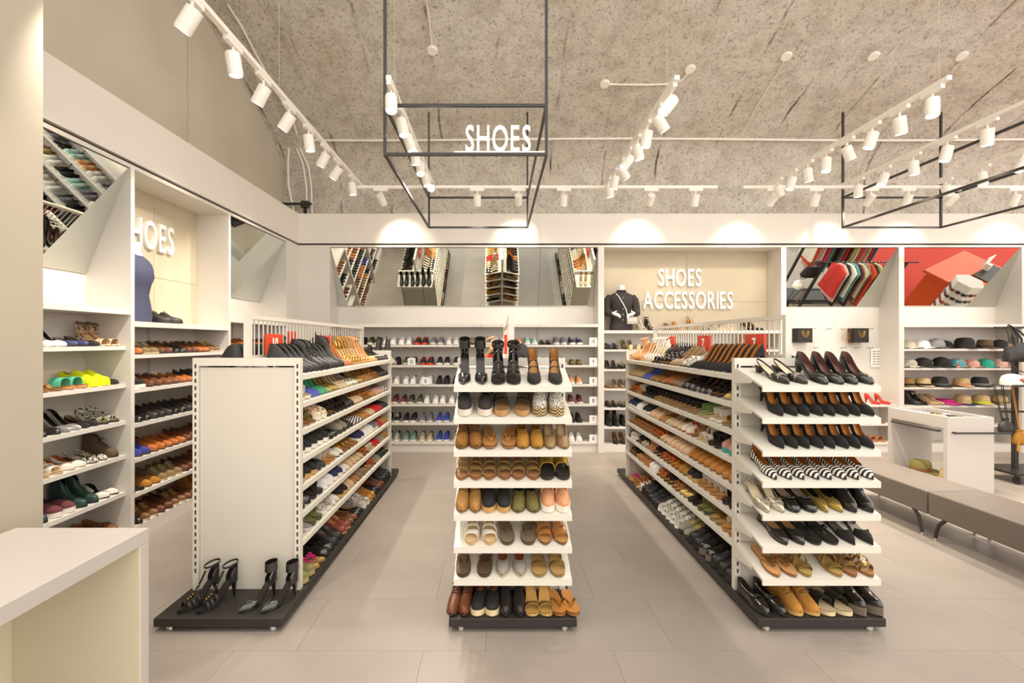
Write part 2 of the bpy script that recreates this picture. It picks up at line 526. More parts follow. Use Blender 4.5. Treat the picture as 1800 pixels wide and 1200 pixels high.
# ------------------------------------------------------------------ free-standing shoe racks
GW, GL, GY = 0.31, 2.95 * KY, 3.45 * KY
ZF = [1.306, 1.145, 0.984, 0.819, 0.658, 0.503, 0.339]
ZE = [1.272, 1.107, 0.938, 0.777, 0.607, 0.440, 0.273]
RISE, FRONT = 0.062, 0.31
ERISE, EDEPTH = 0.076, 0.277
BASE_Z = 0.072
side_profile = [(0.014, RISE), (0.296, 0), (FRONT - .002, .002), (FRONT, 0), (FRONT, -.030), (FRONT - .010, -.030), (FRONT - .012, -.012), (0.014, RISE - .012)]
SEC = (GL - .072) / 3
shelf_me = {}
for s in (1, -1):
    shelf_me[s] = MB().prism([(x * s, z) for x, z in side_profile], 'y', .0015 - SEC / 2, SEC / 2 - .0015).mesh('shelf')
end_profile = [(-.005, ERISE), (-EDEPTH + .006, 0), (-EDEPTH, 0), (-EDEPTH, -.032), (-EDEPTH + .010, -.032), (-EDEPTH + .012, -.010), (-.005, ERISE - .010)]
end_me = MB().prism(end_profile, 'x', -.305, .305).mesh('end_shelf')
brk_me = MB().prism([(0, ERISE - .010), (-EDEPTH * .62, ERISE - .010 - .62 * ERISE), (-EDEPTH * .62, ERISE - .025 - .62 * ERISE), (-.04, ERISE - .085), (0, ERISE - .085)], 'x', -.002, .002).mesh('bracket')
slot_mb = MB()
for k in range(29):
    z = 0.17 + k * 0.042
    slot_mb.box(-.0045, .0045, -.0008, .001, z, z + .024)
slot_me = slot_mb.mesh('slots')
foot_me = MB().cyl((0, 0, 0), (0, 0, .03), .022, .018, 12).mesh('foot')
bal_me = MB().cyl((0, 0, 1.415), (0, 0, 1.635), .0045, n=6).mesh('baluster')

def rack(label, xc, near_shelves, far_panel=True, far_shelf=False):
    t = thing('shoe_rack', label, 'shoe rack', (xc, GY, 0), None, 'free-standing shoe racks')
    ends = [(0, 1)] + ([(GL, -1)] if far_panel else [])
    for y, s in ends:
        yy = lambda a, b: (min(y + s * a, y + s * b), max(y + s * a, y + s * b))
        box('end_panel', M_PANEL, t, -.272, .272, *yy(.010, .022), BASE_Z, 1.350)
        for e in (-1, 1):
            box('upright', M_RACK, t, min(e * .31, e * .275), max(e * .31, e * .275), *yy(0, .035), BASE_Z, 1.3595)
            o = put('slots', slot_me, M_SLOT, t, (e * .293, y, 0)); o['kind'] = 'stuff'
        box('top_rail', M_RACK, t, -.31, .31, *yy(0, .035), 1.360, 1.405)
    box('spine', M_RACK, t, -.012, .012, .036, GL - .036, BASE_Z, 1.36)
    box('top_rail', M_RACK, t, -.02, .02, .036, GL - .036, 1.360, 1.405)
    for s in (1, -1):
        for z in ZF:
            for k in range(3):
                put('shelf', shelf_me[s], M_RACK, t, (0, .036 + SEC * (k + .5), z))
    ys = [-.28, 0.0, SEC, 2 * SEC, GL + (.28 if far_shelf else .02)]
    for k in range(len(ys) - 1):
        box('base', M_BASE, t, -.33, .33, ys[k] + .001, ys[k + 1] - .001, .028, BASE_Z, bevel=.003)
    for x in (-.27, .27):
        for y in (-.24, SEC, 2 * SEC, GL - .05):
            put('foot', foot_me, M_CHROME, t, (x, y, 0))
    # fence on top
    for y in (0, GL - .034):
        box('fence_post', M_RACK, t, -.017, .017, y, y + .034, 1.4055, 1.655)
    box('fence_bar', M_RACK, t, -.0165, .0165, .034, GL - .034, 1.630, 1.655)
    box('fence_bar', M_RACK, t, -.010, .010, .034, GL - .034, 1.4055, 1.418)
    n = 42
    for k in range(1, n):
        put('baluster', bal_me, M_RACK, t, (0, .034 + (GL - .068) * k / n, 0))
    if near_shelves:
        for z in ZE:
            sh = put('end_shelf', end_me, M_RACK, t, (0, 0, z))
            for e in (-1, 1): put('bracket', brk_me, M_RACK, sh, (e * .3075, 0, 0))
    if far_shelf:
        sh = put('end_shelf', end_me, M_RACK, t, (0, GL, ZE[0]), (0, 0, math.pi))
        for e in (-1, 1): put('bracket', brk_me, M_RACK, sh, (e * .3075, 0, 0))
    return t
XL, XC, XR = -1.445, 0.078, 1.672
rack('white shoe rack whose blank near end panel faces the room', XL, False, far_shelf=True)
rack('white shoe rack standing in the middle between the two others', XC, True, far_panel=False)
rack('white shoe rack whose stocked end stands next to the grey benches', XR, True, far_shelf=True)

# number signs on the fences: red boxes and white cards
def red_sign(txt, xc, side, y, ln, label, h=.125):
    """thin red box hooked on the fence, its number facing the aisle (side +1: +X)"""
    t = thing('number_sign', label, 'sign', (xc, y, 1.422), None, 'red number signs')
    box('sign_box', M_RED, t, min(side * .0195, side * .0375), max(side * .0195, side * .0375), -ln / 2, ln / 2, 0.0, h, bevel=.002)
    me, wd = text_mesh(txt, h * .92, .002, .75, .002)
    put('numeral', me, M_SIGNW, t, (side * .0385, -side * wd / 2, h * .17), (0, 0, math.radians(90) * side))
    return t
red_sign('10', XL, 1, 3.80 * KY, .21, 'red box sign numbered ten at the near end of the fence')
red_sign('10', XL, 1, 4.92 * KY, .22, 'red box sign numbered ten between black boots and tan pumps')
red_sign('9', XL, 1, 5.80 * KY, .22, 'red box sign numbered nine above camel pumps at fence far end')
red_sign('11', XL, -1, 4.30 * KY, .12, 'narrow red box sign numbered eleven behind the fence rods', .15)
red_sign('7', XR, -1, 3.83 * KY, .22, 'red box sign numbered seven at the stocked near end of the fence')
red_sign('7', XR, -1, 4.78 * KY, .21, 'red box sign numbered seven midway along the fence')
red_sign('7', XR, -1, 5.72 * KY, .21, 'red box sign numbered seven at the far end of the fence')
red_sign('11', XC, -1, 3.80 * KY, .18, 'red sign seen edge-on beside the middle rack fence', .12)
# white size cards on the rear shelves
def card(txt, x, z, label, w=.105, h=.10, y=None):
    t = thing('size_card', label, 'card', (x, YS + .03 if y is None else y, z), None, 'white size cards on the rear shelves')
    box('card', M_CARD, t, -w / 2, w / 2, -.002, .002, 0, h)
    me, wd = text_mesh(txt, h * .75, .001, .6, .001)
    put('numeral', me, M_INK, t, (-wd / 2, -.003, h * .22))
for i, (tx, z) in enumerate(zip(('10', '9', '8', '8', '7', '6'), Z_MIRROR_BAY)):
    card(tx, 1.30, z, 'white size card at the right end of the ' + ORD[i] + ' sneaker shelf down', y=YS + .06)
card('10', -1.17, Z_MIRROR_BAY[1], 'white size card in front of the red sneakers')
card('8', -.98, Z_MIRROR_BAY[2], 'white size card beside the shelf joint among black sneakers')

# ------------------------------------------------------------------ letters in the niches and on the hanging frame
sg = thing('wall_lettering', 'raised white letters reading shoes accessories in the rear niche', 'sign', (0, 0, 0))
yl = YS + D - .03
wpx = lambda px, d: (px - PX) * d / F
word('SHOES', .345, .03, M_SIGNW, sg, (wpx(1157, yl), yl, 2.285), sx=.56, gap=.075, weight=.004)
word('ACCESSORIES', .345, .03, M_SIGNW, sg, (wpx(1130, yl), yl, 1.965), sx=.56, gap=.06, weight=.004)
sg2 = thing('wall_lettering', 'raised white letters reading shoes above the navy mannequin', 'sign', (0, 0, 0))
word('SHOES', .35, .03, M_SIGNW, sg2, (XS - D + .03, 3.70, 2.295), rot=R90, sx=.56, gap=.075, weight=.004)

def hanging_frame(label, xc, y0, y1, w, z0, z1, text=None):
    t = thing('hanging_sign_frame', label, 'sign frame', (xc, y0, z0), None, 'black hanging frames')
    h, L, r = z1 - z0, y1 - y0, .011
    def bar(a, b, nm='frame_bar'):
        lo = [min(a[i], b[i]) - r for i in range(3)]; hi = [max(a[i], b[i]) + r for i in range(3)]
        box(nm, M_BLACK, t, lo[0], hi[0], lo[1], hi[1], lo[2], hi[2])
    for z in (0, h):
        for y in (0, L): bar((-w / 2 + 2 * r, y, z), (w / 2 - 2 * r, y, z))
        for x in (-w / 2, w / 2): bar((x, 2 * r, z), (x, L - 2 * r, z))
    for x in (-w / 2, w / 2):
        for y in (0, L):
            bar((x, y, 0), (x, y, vault_z(y0 + y) - z0 - .02), 'hanger_bar')
    if text:
        wd = word(text, .29, .02, M_SIGNW, t, (-w / 2 + w * .50, 0, r + .012), sx=.56, gap=.075, weight=.003)
        box('letter_strip', M_SIGNW, t, -w / 2 + w * .43, w / 2 - r, -.008, .008, r, r + .012)
    return t
hanging_frame('black open box frame hanging with white shoes letters', -.25, 4.67 * KY, 7.66 * KY, 1.255, 2.955, 3.335, 'SHOES')
hanging_frame('black open box frame hanging near the clothes rail side', 5.03, 4.67 * KY, 7.66 * KY, 1.25, 2.955, 3.335)

# ------------------------------------------------------------------ tracks and spotlights
ZT, ZG = 3.415, 3.355
TK = (ZT - CAMZ) / (ZG - CAMZ)   # the lengthwise tracks hang a little higher than the crosswise ones
ad_me = MB().box(-.016, .016, -.085, .085, -.032, 0).mesh('adapter')
ad_mx = MB().box(-.085, .085, -.016, .016, -.032, 0).mesh('adapter')
st_me = MB().cyl((0, 0, -.075), (0, 0, -.032), .009, n=8).mesh('stem')
can_mb = MB().lathe([(.020, .072), (.0445, .066), (.0455, .06), (.0455, -.068), (.0435, -.070), (.038, -.070), (.038, -.050)], 18, cap1=False)
can_me = can_mb.mesh('can', True, 35)
lens_me = MB().lathe([(.0, -.056), (.0375, -.056), (.0375, -.053), (.0, -.053)], 16, cap0=False, cap1=False).mesh('lens')
def track(label, p0, p1, wires):
    t = thing('lighting_track', label, 'lighting track', (0, 0, 0), None, 'white ceiling lighting tracks')
    lengthwise = abs(p0[0] - p1[0]) < .01
    k, zt = (TK, ZT) if lengthwise else (1.0, ZG)
    x0, x1, y0, y1 = k * min(p0[0], p1[0]), k * max(p0[0], p1[0]), KY * k * min(p0[1], p1[1]), KY * k * max(p0[1], p1[1])
    if lengthwise: box('rail', M_TRACK, t, x0 - .018, x0 + .018, y0, y1, zt, zt + .032)
    else: box('rail', M_TRACK, t, x0, x1, y0 - .018, y0 + .018, zt, zt + .032)
    for (x, y) in wires:
        x, y = x * k, y * k * KY
        build(MB().cyl((x, y, zt + .03), (x, y, vault_z(y) - .01), .0016, n=5), 'hanging_wire', M_WIRE, t)
    return t
NLAMP = [0]
def head(x, y, aim, along_x, label, power=1.0):
    k, zt = (1.0, ZG) if along_x else (TK, ZT)
    t = thing('track_spotlight', label, 'spotlight', (x * k, y * k * KY, zt), None, 'white track spotlights')
    put('adapter', ad_mx if along_x else ad_me, M_TRACK, t)
    put('stem', st_me, M_TRACK, t)
    d = Vector(aim).normalized()
    q = (-d).to_track_quat('Z', 'Y')
    c = Vector((0, 0, -.105)) + d * .035
    can = put('can', can_me, M_TRACK, t, c); can.rotation_mode = 'QUATERNION'; can.rotation_quaternion = q
    le = put('lens', lens_me, M_LENS, can)
    ld = bpy.data.lights.new('spot_lamp', 'SPOT')
    ld.energy = SPOT_W * power
    ld.color = SPOT_COL
    ld.spot_size = math.radians(72); ld.spot_blend = 0.75
    ld.shadow_soft_size = .03
    lo = bpy.data.objects.new('spot_lamp', ld); COL.objects.link(lo)
    lo.parent = can; lo.location = (0, 0, -.075)
    return t
def lamp_row(tname, x, ys, aims, landmark, power=1.0):
    for i, y in enumerate(ys):
        head(x, y, (.28, -.85, -.33) if (tname == 'b' and i == len(ys) - 1) else aims[i % len(aims)], False, 'white cylinder spotlight, ' + ORD[i] + ' from the near end of the track ' + landmark, power)
track('white lighting track beside the left plaster wall', (-1.64, 0.6), (-1.64, 7.4), [(-1.64, 2.0), (-1.64, 4.5), (-1.64, 6.9)])
lamp_row('a', -1.64, [1.0, 1.9, 2.75, 3.22, 3.72, 4.2, 4.72, 5.2, 5.7, 6.15, 6.75], [(-.55, .05, -.8), (.12, .1, -1), (-.5, .1, -.85)], 'beside the plaster wall')
track('white lighting track running through the black shoes frame', (-.775, 4.25), (-.775, 7.6), [(-.775, 4.5), (-.775, 6.8)])
lamp_row('b', -.775, [4.36, 4.83, 5.2, 5.6, 6.0, 6.4, 6.85], [(.1, -.35, -.9), (.25, -.1, -.95), (.3, .1, -.9), (.1, .2, -.95)], 'inside the shoes frame')
track('white lighting track above the middle and bench-side racks', (1.27, 4.25), (1.27, 7.5), [(1.27, 4.5), (1.27, 6.9)])
lamp_row('c', 1.27, [4.4, 4.75, 5.1, 5.45, 5.8, 6.15, 6.5, 6.86], [(-.55, -.1, -.7), (.55, .1, -.8), (-.15, .1, -.95), (.2, .1, -.95)], 'above the middle rack')
track('white lighting track beside the empty black frame', (3.2, 4.25), (3.2, 7.3), [(3.2, 4.35), (3.2, 5.6), (3.2, 6.9)])
lamp_row('d', 3.2, [4.42, 4.78, 5.13, 5.5, 5.85, 6.2, 6.53, 6.86], [(-.1, -.1, -.95), (.2, .1, -.95), (-.25, .1, -.95), (.45, .1, -.85)], 'beside the empty black frame')
track('white lighting track above the benches inside the empty frame', (4.12, 3.6), (4.12, 7.4), [(4.12, 4.6), (4.12, 6.9)])
lamp_row('e', 4.12, [4.0, 4.55, 5.05, 5.5, 5.95, 6.4, 6.86], [(.1, 0, -.95), (-.4, -.1, -.85), (.05, .1, -.95), (-.2, .1, -.95)], 'inside the empty black frame')
track('white lighting track over the jewellery table', (5.12, 3.6), (5.12, 7.3), [(5.12, 4.6), (5.12, 6.9)])
lamp_row('f', 5.12, [4.6, 5.3, 5.85, 6.35, 6.86], [(.05, -.1, -.95), (.35, .1, -.85), (-.4, .1, -.85)], 'over the jewellery table')
track('white lighting track along the rear soffit on the mirror side', (-1.75, 7.28), (2.66, 7.28), [(-.9, 7.28), (1.5, 7.28)])
for i, x in enumerate([-1.42, -.25, .25, .80, 1.86, 2.40]):
    head(x, 7.28, (.15 if i == 0 else .02, .62, -.46) if i in (0, 2, 4) else (0, .45, -.9), True, 'white cylinder spotlight, ' + ORD[i] + ' along the rear track over the long mirror', .34)
track('white lighting track along the rear soffit on the hat side', (2.97, 7.28), (7.4, 7.28), [(3.65, 7.28), (6.0, 7.28)])
for i, x in enumerate([3.35, 3.86, 4.53, 4.98, 5.53, 6.28, 6.9]):
    head(x, 7.28, (-.1, .6, -.5) if i % 2 == 0 else (0, .45, -.9), True, 'white cylinder spotlight, ' + ORD[i] + ' along the rear track over the hat bay', .30)

# ceiling conduits, boxes
pts = []
for k in range(40):
    x = -2.5 + k * .3
    pts.append((x, 8.13 * KY, 4.235 + .012 * math.sin(x * .9)))
tag(build(MB().tube(pts, .016, 8), 'ceiling_conduit', M_TRACK, smooth=True), 'long white conduit running across the vault above the rear track', 'conduit')
def conduit(label, pts, r=.011, m=None, nm='ceiling_conduit'):
    return tag(build(MB().tube(pts, r, 8), nm, m or M_TRACK, smooth=True), label, 'conduit', 'conduits on the vault')
disc_me = MB().lathe([(.0, -.02), (.05, -.02), (.06, -.01), (.06, .012), (0, .012)], 16, cap0=False, cap1=False).mesh('ceiling_box', True)
for i, (px, py, lab) in enumerate([(760, 87, 'small round white ceiling box above the shoes frame'), (1063, 146, 'round white box at the end of the short conduit'),
                                   (1213, 120, 'round white box where conduit bends beside the middle track'), (1382, 97, 'round white box left of the pair above the rear racks'),
                                   (1535, 97, 'round white box above the track beside the empty frame'), (1690, 97, 'faint round box nearest the upper right of the vault')]):
    p = vault_hit(px, py)
    o = put('ceiling_box', disc_me, M_TRACK, None, (p.x, p.y, p.z - .01), (math.radians(-18), 0, 0))
    tag(o, lab, 'ceiling box', 'round ceiling boxes')
def vline(pxs):
    return [tuple(vault_hit(*p) - Vector((0, .0, .012))) for p in pxs]
conduit('short white conduit between two round ceiling boxes', vline([(1063, 146), (1100, 147), (1140, 147), (1180, 146), (1200, 138), (1213, 122)]))
conduit('thin white cable running up the vault from the ceiling box', vline([(760, 87), (757, 60), (754, 30), (750, 2)]), .007)
conduit('white conduit curving down the vault beside the left track', vline([(400, 5), (425, 45), (448, 90), (470, 130), (495, 175), (515, 210), (522, 236)]))
conduit('thin white cable below the third ceiling box', vline([(1382, 97), (1368, 125), (1345, 160), (1325, 195), (1310, 225), (1297, 243)]), .005)
x0 = (522 - PX) * 8.45 / F
conduit('bundled white cable dropping from conduit to the room corner', [(-2.86, 6.42, 4.25), (-2.95, 6.58, 4.0), (-2.96, 6.62, 3.7), (-2.90, 6.63, 3.4), (-2.88, 6.63, 3.24)], .016)
conduit('white pipe dropping beside the corner cable', [(-2.80, 6.42, 4.25), (-2.74, 6.58, 4.0), (-2.71, 6.63, 3.7), (-2.70, 6.63, 3.24)], .014)
conduit('second white pipe dropping beside the corner cable', [(-2.76, 6.42, 4.25), (-2.66, 6.58, 3.95), (-2.64, 6.63, 3.7), (-2.63, 6.63, 3.24)], .012)
cb = thing('conduit_clamp', 'dark metal conduit bracket in the upper room corner', 'bracket', (0, 0, 0))
box('bracket_arm', M_BLACK, cb, -3.04, -2.62, 6.57, 6.60, 3.42, 3.45)
box('bracket_box', M_BLACK, cb, -2.76, -2.66, 6.55, 6.61, 3.38, 3.47)
box('bracket_pipe', M_BLACK, cb, -2.73, -2.69, 6.58, 6.61, 3.23, 3.38)

# ------------------------------------------------------------------ white table, benches, jewellery table
M_TABLE = mat('table_white', '#b9b2aa', 0.38)
M_TABLEIN = mat('table_cream', '#dbd0b6', 0.5)
t = thing('display_table', 'white waterfall display table in the lower corner beside the pillar', 'table', (-1.66, 1.65 * KY, 0))
box('table_top', M_TABLE, t, -.265, .265, -.74, .585, .700, .756, bevel=.002)
box('table_leg', M_TABLE, t, -.265, .265, .546, .585, 0, .6995, bevel=.002)
box('table_leg', M_TABLE, t, -.265, .265, -.74, -.70, 0, .6995, bevel=.002)
box('side_board', M_TABLEIN, t, -.262, -.235, -.699, .545, 0.05, .6995)
box('inner_panel', M_TABLEIN, t, -.2345, .262, .538, .5455, .0, .6995)

M_BENCH = mat('grey_upholstery', '#6e645b', 0.40, var=.03, vscale=5)
def bench(label, y0, y1):
    t = thing('upholstered_bench', label, 'bench', (3.51, (y0 + y1) / 2, 0), None, 'grey upholstered benches')
    h = (y1 - y0) / 2
    box('seat', M_BENCH, t, -.222, .222, -h, h, .175, .355, bevel=.014, seg=4)
    for sy in (-1, 1):
        for sx in (-1, 1):
            y = sy * (h - .05)
            path = [(sx * .20, y + -sy * .10, .19), (sx * .205, y - sy * .07, .172), (sx * .207, y - sy * .03, .13), (sx * .208, y - sy * .01, .08), (sx * .208, y, .018)]
            lg = build(MB().tube(path, .013, 10), 'leg', M_BLACK, t, smooth=True)
            build(MB().cyl((sx * .208, y, 0), (sx * .208, y, .02), .015, n=12), 'leg_cap', M_CHROME, lg)
bench('grey upholstered bench running behind the stocked rack end', 4.605 * KY, 5.9 * KY)
bench('grey upholstered bench running out of the picture edge', 3.1 * KY, 4.592 * KY)

M_TRAY = mat('tray_felt', '#3a3634', 0.8)
t = thing('jewellery_table', 'white open-sided jewellery table with black rails and sunken tray', 'table', (4.65, 6.35 * KY, 0))
for sy, (a, b) in ((-1, (-.35, -.31)), (1, (.31, .35))):
    box('table_leg', M_TABLE, t, -.23, .23, a, b, 0, .64)
for args in ((-.23, .23, -.35, -.315), (-.23, .23, .315, .35), (-.23, -.19, -.315, .315), (.19, .23, -.315, .315)):
    box('tray_frame', M_TABLE, t, *args, .6405, .755)
box('tray_floor', M_TRAY, t, -.19, .19, -.315, .315, .6405, .715)
box('low_shelf', M_TABLE, t, -.23, .23, -.31, .31, .06, .09)
rl = build(MB().tube([(-.235, .26, .61), (-.265, .26, .61), (-.265, -.28, .61), (-.235, -.28, .61)], .010, 8), 'side_rail', M_BLACK, t)
rl = build(MB().tube([(-.18, -.355, .605), (-.18, -.385, .605), (.36, -.385, .605)], .010, 8), 'end_rail', M_BLACK, t)
jw = MB()
rr = random.Random(3)
jm = [mat('bead_white', '#e8e2da', .4), mat('bead_red', '#b8352c', .4), mat('bead_silver', '#b9b4ac', .25, metal=1), mat('bead_black', '#222222', .3), mat('bead_gold', '#c79a4d', .3, metal=1)]
ring_cache = {}
for k in range(26):
    r = rr.choice((.022, .03, .036)); c = rr.randrange(5)
    if r not in ring_cache:
        n = 16
        ring_cache[r] = MB().tube([(r * math.cos(a), r * math.sin(a), .006) for a in [2 * math.pi * i / n for i in range(n + 1)]], .006, 6).mesh('bracelet', True)
    ang = rr.uniform(-.3, .3)
    x, y = rr.uniform(-.13, .13), -.28 + k * .022
    o = put('bracelet', ring_cache[r], jm[c], None, (4.65 + x, 6.35 * KY + y, .7155 + (k % 3) * .001), (ang * .2, 0, ang))
    tag(o, ['white beaded', 'red beaded', 'silver', 'black', 'gold'][c] + ' bracelet in the sunken tray, ' + ORD[k] + ' from the tray near end', 'bracelet', 'bracelets in the jewellery tray')
# ------------------------------------------------------------------ shoes: parametric shapes (local: toe towards -Y, heel +Y, sole on z 0)
def curve(pts, t):
    """smooth monotone-ish interpolation through control points"""
    xs = [p[0] for p in pts]; ys = [p[1] for p in pts]
    if t <= xs[0]: return ys[0]
    if t >= xs[-1]: return ys[-1]
    i = max(k for k in range(len(xs) - 1) if xs[k] <= t)
    h = xs[i + 1] - xs[i]; a = (t - xs[i]) / h
    def sl(k):
        if k == 0 or k == len(xs) - 1: return (ys[min(k + 1, len(xs) - 1)] - ys[max(k - 1, 0)]) / (xs[min(k + 1, len(xs) - 1)] - xs[max(k - 1, 0)])
        d0 = (ys[k] - ys[k - 1]) / (xs[k] - xs[k - 1]); d1 = (ys[k + 1] - ys[k]) / (xs[k + 1] - xs[k])
        return 0 if d0 * d1 <= 0 else 2 * d0 * d1 / (d0 + d1)
    m0, m1 = sl(i) * h, sl(i + 1) * h
    return (2 * a**3 - 3 * a**2 + 1) * ys[i] + (a**3 - 2 * a**2 + a) * m0 + (-2 * a**3 + 3 * a**2) * ys[i + 1] + (a**3 - a**2) * m1
TS = [0, .012, .035, .075, .13, .2, .28, .36, .43, .49, .55, .61, .67, .73, .79, .845, .89, .93, .96, .983, 1.0]
WID = {
    'point': [(0, 0), (.012, .30), (.035, .48), (.075, .62), (.15, .70), (.3, .66), (.42, .68), (.66, .97), (.76, .90), (.86, .62), (.93, .36), (.98, .15), (1, .04)],
    'almond': [(0, 0), (.012, .30), (.035, .48), (.075, .62), (.15, .70), (.3, .67), (.42, .72), (.66, 1.0), (.78, .94), (.88, .72), (.94, .50), (.98, .28), (1, .06)],
    'round': [(0, 0), (.012, .32), (.035, .50), (.075, .64), (.15, .73), (.3, .71), (.42, .76), (.66, 1.0), (.8, .97), (.89, .83), (.95, .62), (.985, .36), (1, .06)],
    'square': [(0, 0), (.012, .32), (.035, .50), (.075, .64), (.15, .72), (.3, .70), (.42, .75), (.66, .98), (.8, .92), (.9, .78), (.96, .64), (.99, .5), (1, .30)],
}
class Shoe:
    def __init__(s, L=.265, W=.092, toe='almond', hh=0.0, ts=.006, pl=0.0, wedge=False, spring=.006):
        s.L, s.W, s.toe, s.hh, s.ts, s.pl, s.wedge, s.spring = L * .955, W * .90, toe, hh, ts, pl, wedge, spring
        s.parts = []
    def w(s, t): return s.W / 2 * curve(WID[s.toe], t)
    def c(s, t): return s.W * .06 * math.sin(math.pi * min(1, max(0, (t - .1) / .95)))      # the last curves inwards
    def y(s, t): return s.L * (.5 - t)
    def b(s, t):
        a = min(1, max(0, (.62 - t) / .46)); a = a * a * (3 - 2 * a)
        return s.ts + s.pl + s.hh * a + s.spring * max(0, (t - .75) / .25) ** 2
    def bot(s, t):
        if s.wedge or s.hh < .012: return s.spring * max(0, (t - .75) / .25) ** 2 * .8
        return s.b(t) - s.ts - s.pl
    def add(s, nm, mb, slot, smooth=True, angle=50): s.parts.append((nm, mb, slot, smooth, angle))
    def sole(s, slot, flange=1.03, over=0.0, nm='sole'):
        mb = MB(); rows = []
        for t in TS:
            w, c, y, zt, zb = s.w(t) * flange + (.001 if flange > 1 else 0), s.c(t), s.y(t), s.b(t) + over, s.bot(t)
            if t == 0: y += .003 * (flange > 1)
            if t == 1: y -= .003 * (flange > 1)
            rows.append([(c - w, y, zb), (c - w, y, zt), (c + w, y, zt), (c + w, y, zb)])
        mb.loft(rows)
        s.add(nm, mb, slot, True, 35)
    def footbed(s, slot, nm='insole', k=.97, dz=.0015):
        mb = MB(); rows = []
        for t in TS:
            w, c, y, z = s.w(t) * k, s.c(t), s.y(t), s.b(t) + dz
            rows.append([(c - w, y, z + .002), (c - w * .5, y, z), (c + w * .5, y, z), (c + w, y, z + .002)])
        mb.grid(rows, flip=True)
        s.add(nm, mb, slot)
    def heel(s, slot, kind='block', t1=.2, k=.75, tip=.3):
        if s.hh < .012: return
        mb = MB(); rings = []
        ts_ = [0.0, t1 * .06, t1 * .2, t1 * .45, t1 * .75, t1]
        top = [(s.c(t) + s.w(t) * .98, s.y(t), s.b(t) - s.ts * .5) for t in ts_] + [(s.c(t) - s.w(t) * .98, s.y(t), s.b(t) - s.ts * .5) for t in ts_[::-1]]
        cx = s.c(.06); cy = s.y(t1 * (.34 if kind == 'stiletto' else .48))
        for a in (0, .12, .3, .6, 1.0):
            f = 1 - (1 - tip) * (a ** (.45 if kind == 'stiletto' else 1.0))
            rings.append([(cx + (x - cx) * f, cy + (y - cy) * f, z * (1 - a)) for x, y, z in top])
        mb.loft(rings)
        s.add('heel', mb, slot, True, 60)
    def half(s, t, tO, tc, xo, rim, shrink=1.0, drop=0.0, n=6):
        w, c, y, b = s.w(t) * shrink, s.c(t), s.y(t), s.b(t)
        zr = curve(rim, t) - drop
        if t >= tO: xr = 0.0
        elif t <= tc: xr = xo * w
        else: xr = xo * w * math.sqrt(max(0, 1 - ((t - tc) / (tO - tc)) ** 2))
        out = []
        for k in range(n):
            p = math.pi / 2 * k / (n - 1)
            out.append((xr + (w - xr) * math.cos(p) ** .75, zr * math.sin(p) ** .92))
        return c, y, b, out
    def upper(s, slot, tO, tc, xo, rim, nm='upper', lining=None, t0=0.0, t1=1.0, side_cut=None):
        ts_ = [t for t in TS if t0 <= t <= t1]
        ts_ = sorted(set(ts_ + [t0, t1, tO, tO - .01, tO - .03]) & set(x for x in ts_ + [t0, t1, tO, tO - .01, tO - .03] if t0 <= x <= t1))
        for sg in (1, -1):
            pass
        mb = MB()
        for sg in (1, -1):
            rows = []
            for t in ts_:
                c, y, b, h = s.half(t, tO, tc, xo, rim)
                rows.append([(c + sg * x, y, b + z) for x, z in h])
            mb.grid(rows, flip=sg < 0)
        s.add(nm, mb, slot, True, 75)
        if lining is not None:
            mb = MB()
            te = min(t1, tO + .10)
            tl = [t for t in ts_ if t <= te]
            for sg in (1, -1):
                rows = []
                for t in tl:
                    c, y, b, h = s.half(t, tO, tc, xo * 1.02, rim, .955, .0015)
                    rows.append([(c, y + (-.004 if t < .01 else 0), b + .003)] + [(c + sg * x, y + (-.004 if t < .01 else 0), b + z + .001) for x, z in h])
                mb.grid(rows, flip=sg > 0)
            s.add('lining', mb, lining, True, 75)
    def surf(s, t, u, tO, tc, xo, rim, off=.0015):
        """point on the closed upper at height fraction u of the half curve (-1..1 across)"""
        c, y, b, h = s.half(t, tO, tc, xo, rim, n=13)
        k = (1 - abs(u)) * 12; i = min(11, int(k)); a = k - i
        x = h[i][0] * (1 - a) + h[i + 1][0] * a; z = h[i][1] * (1 - a) + h[i + 1][1] * a
        return (c + math.copysign(x, u), y, b + z + off)
    def laces(s, slot, ts_, rim, span=.42, wid=.006, tO=0, cross=True):
        for k, t in enumerate(ts_):
            mb = MB()
            us = [-span, -span * .5, 0, span * .5, span]
            dt = .012 if cross else 0
            path = [s.surf(t + (dt * (1 if k % 2 else -1)) * u / span, u if u else 1e-4, tO, 0, .1, rim, .0025) for u in us]
            mb.ribbon(path, (0, 1, 0), wid, .0025)
            s.add('lace', mb, slot, True, 60)
    def bow(s, slot, t, rim, size=.03):
        p = Vector(s.surf(t, 1e-4, 0, 0, .1, rim, .004))
        for sg in (1, -1):
            mb = MB()
            loop = [p + Vector((sg * size * a, -.25 * size * b_, size * .25 * c)) for a, b_, c in ((0, 0, 0), (.5, .6, .6), (1, .5, .5), (1.05, 0, .2), (.6, -.3, .2), (0, 0, 0))]
            mb.tube(loop, .0016, 5)
            s.add('lace', mb, slot)
            mb = MB().tube([p, p + Vector((sg * size * .5, -size * .5, -.002)), p + Vector((sg * size * .9, -size * 1.1, -.014))], .0015, 5)
            s.add('lace', mb, slot)
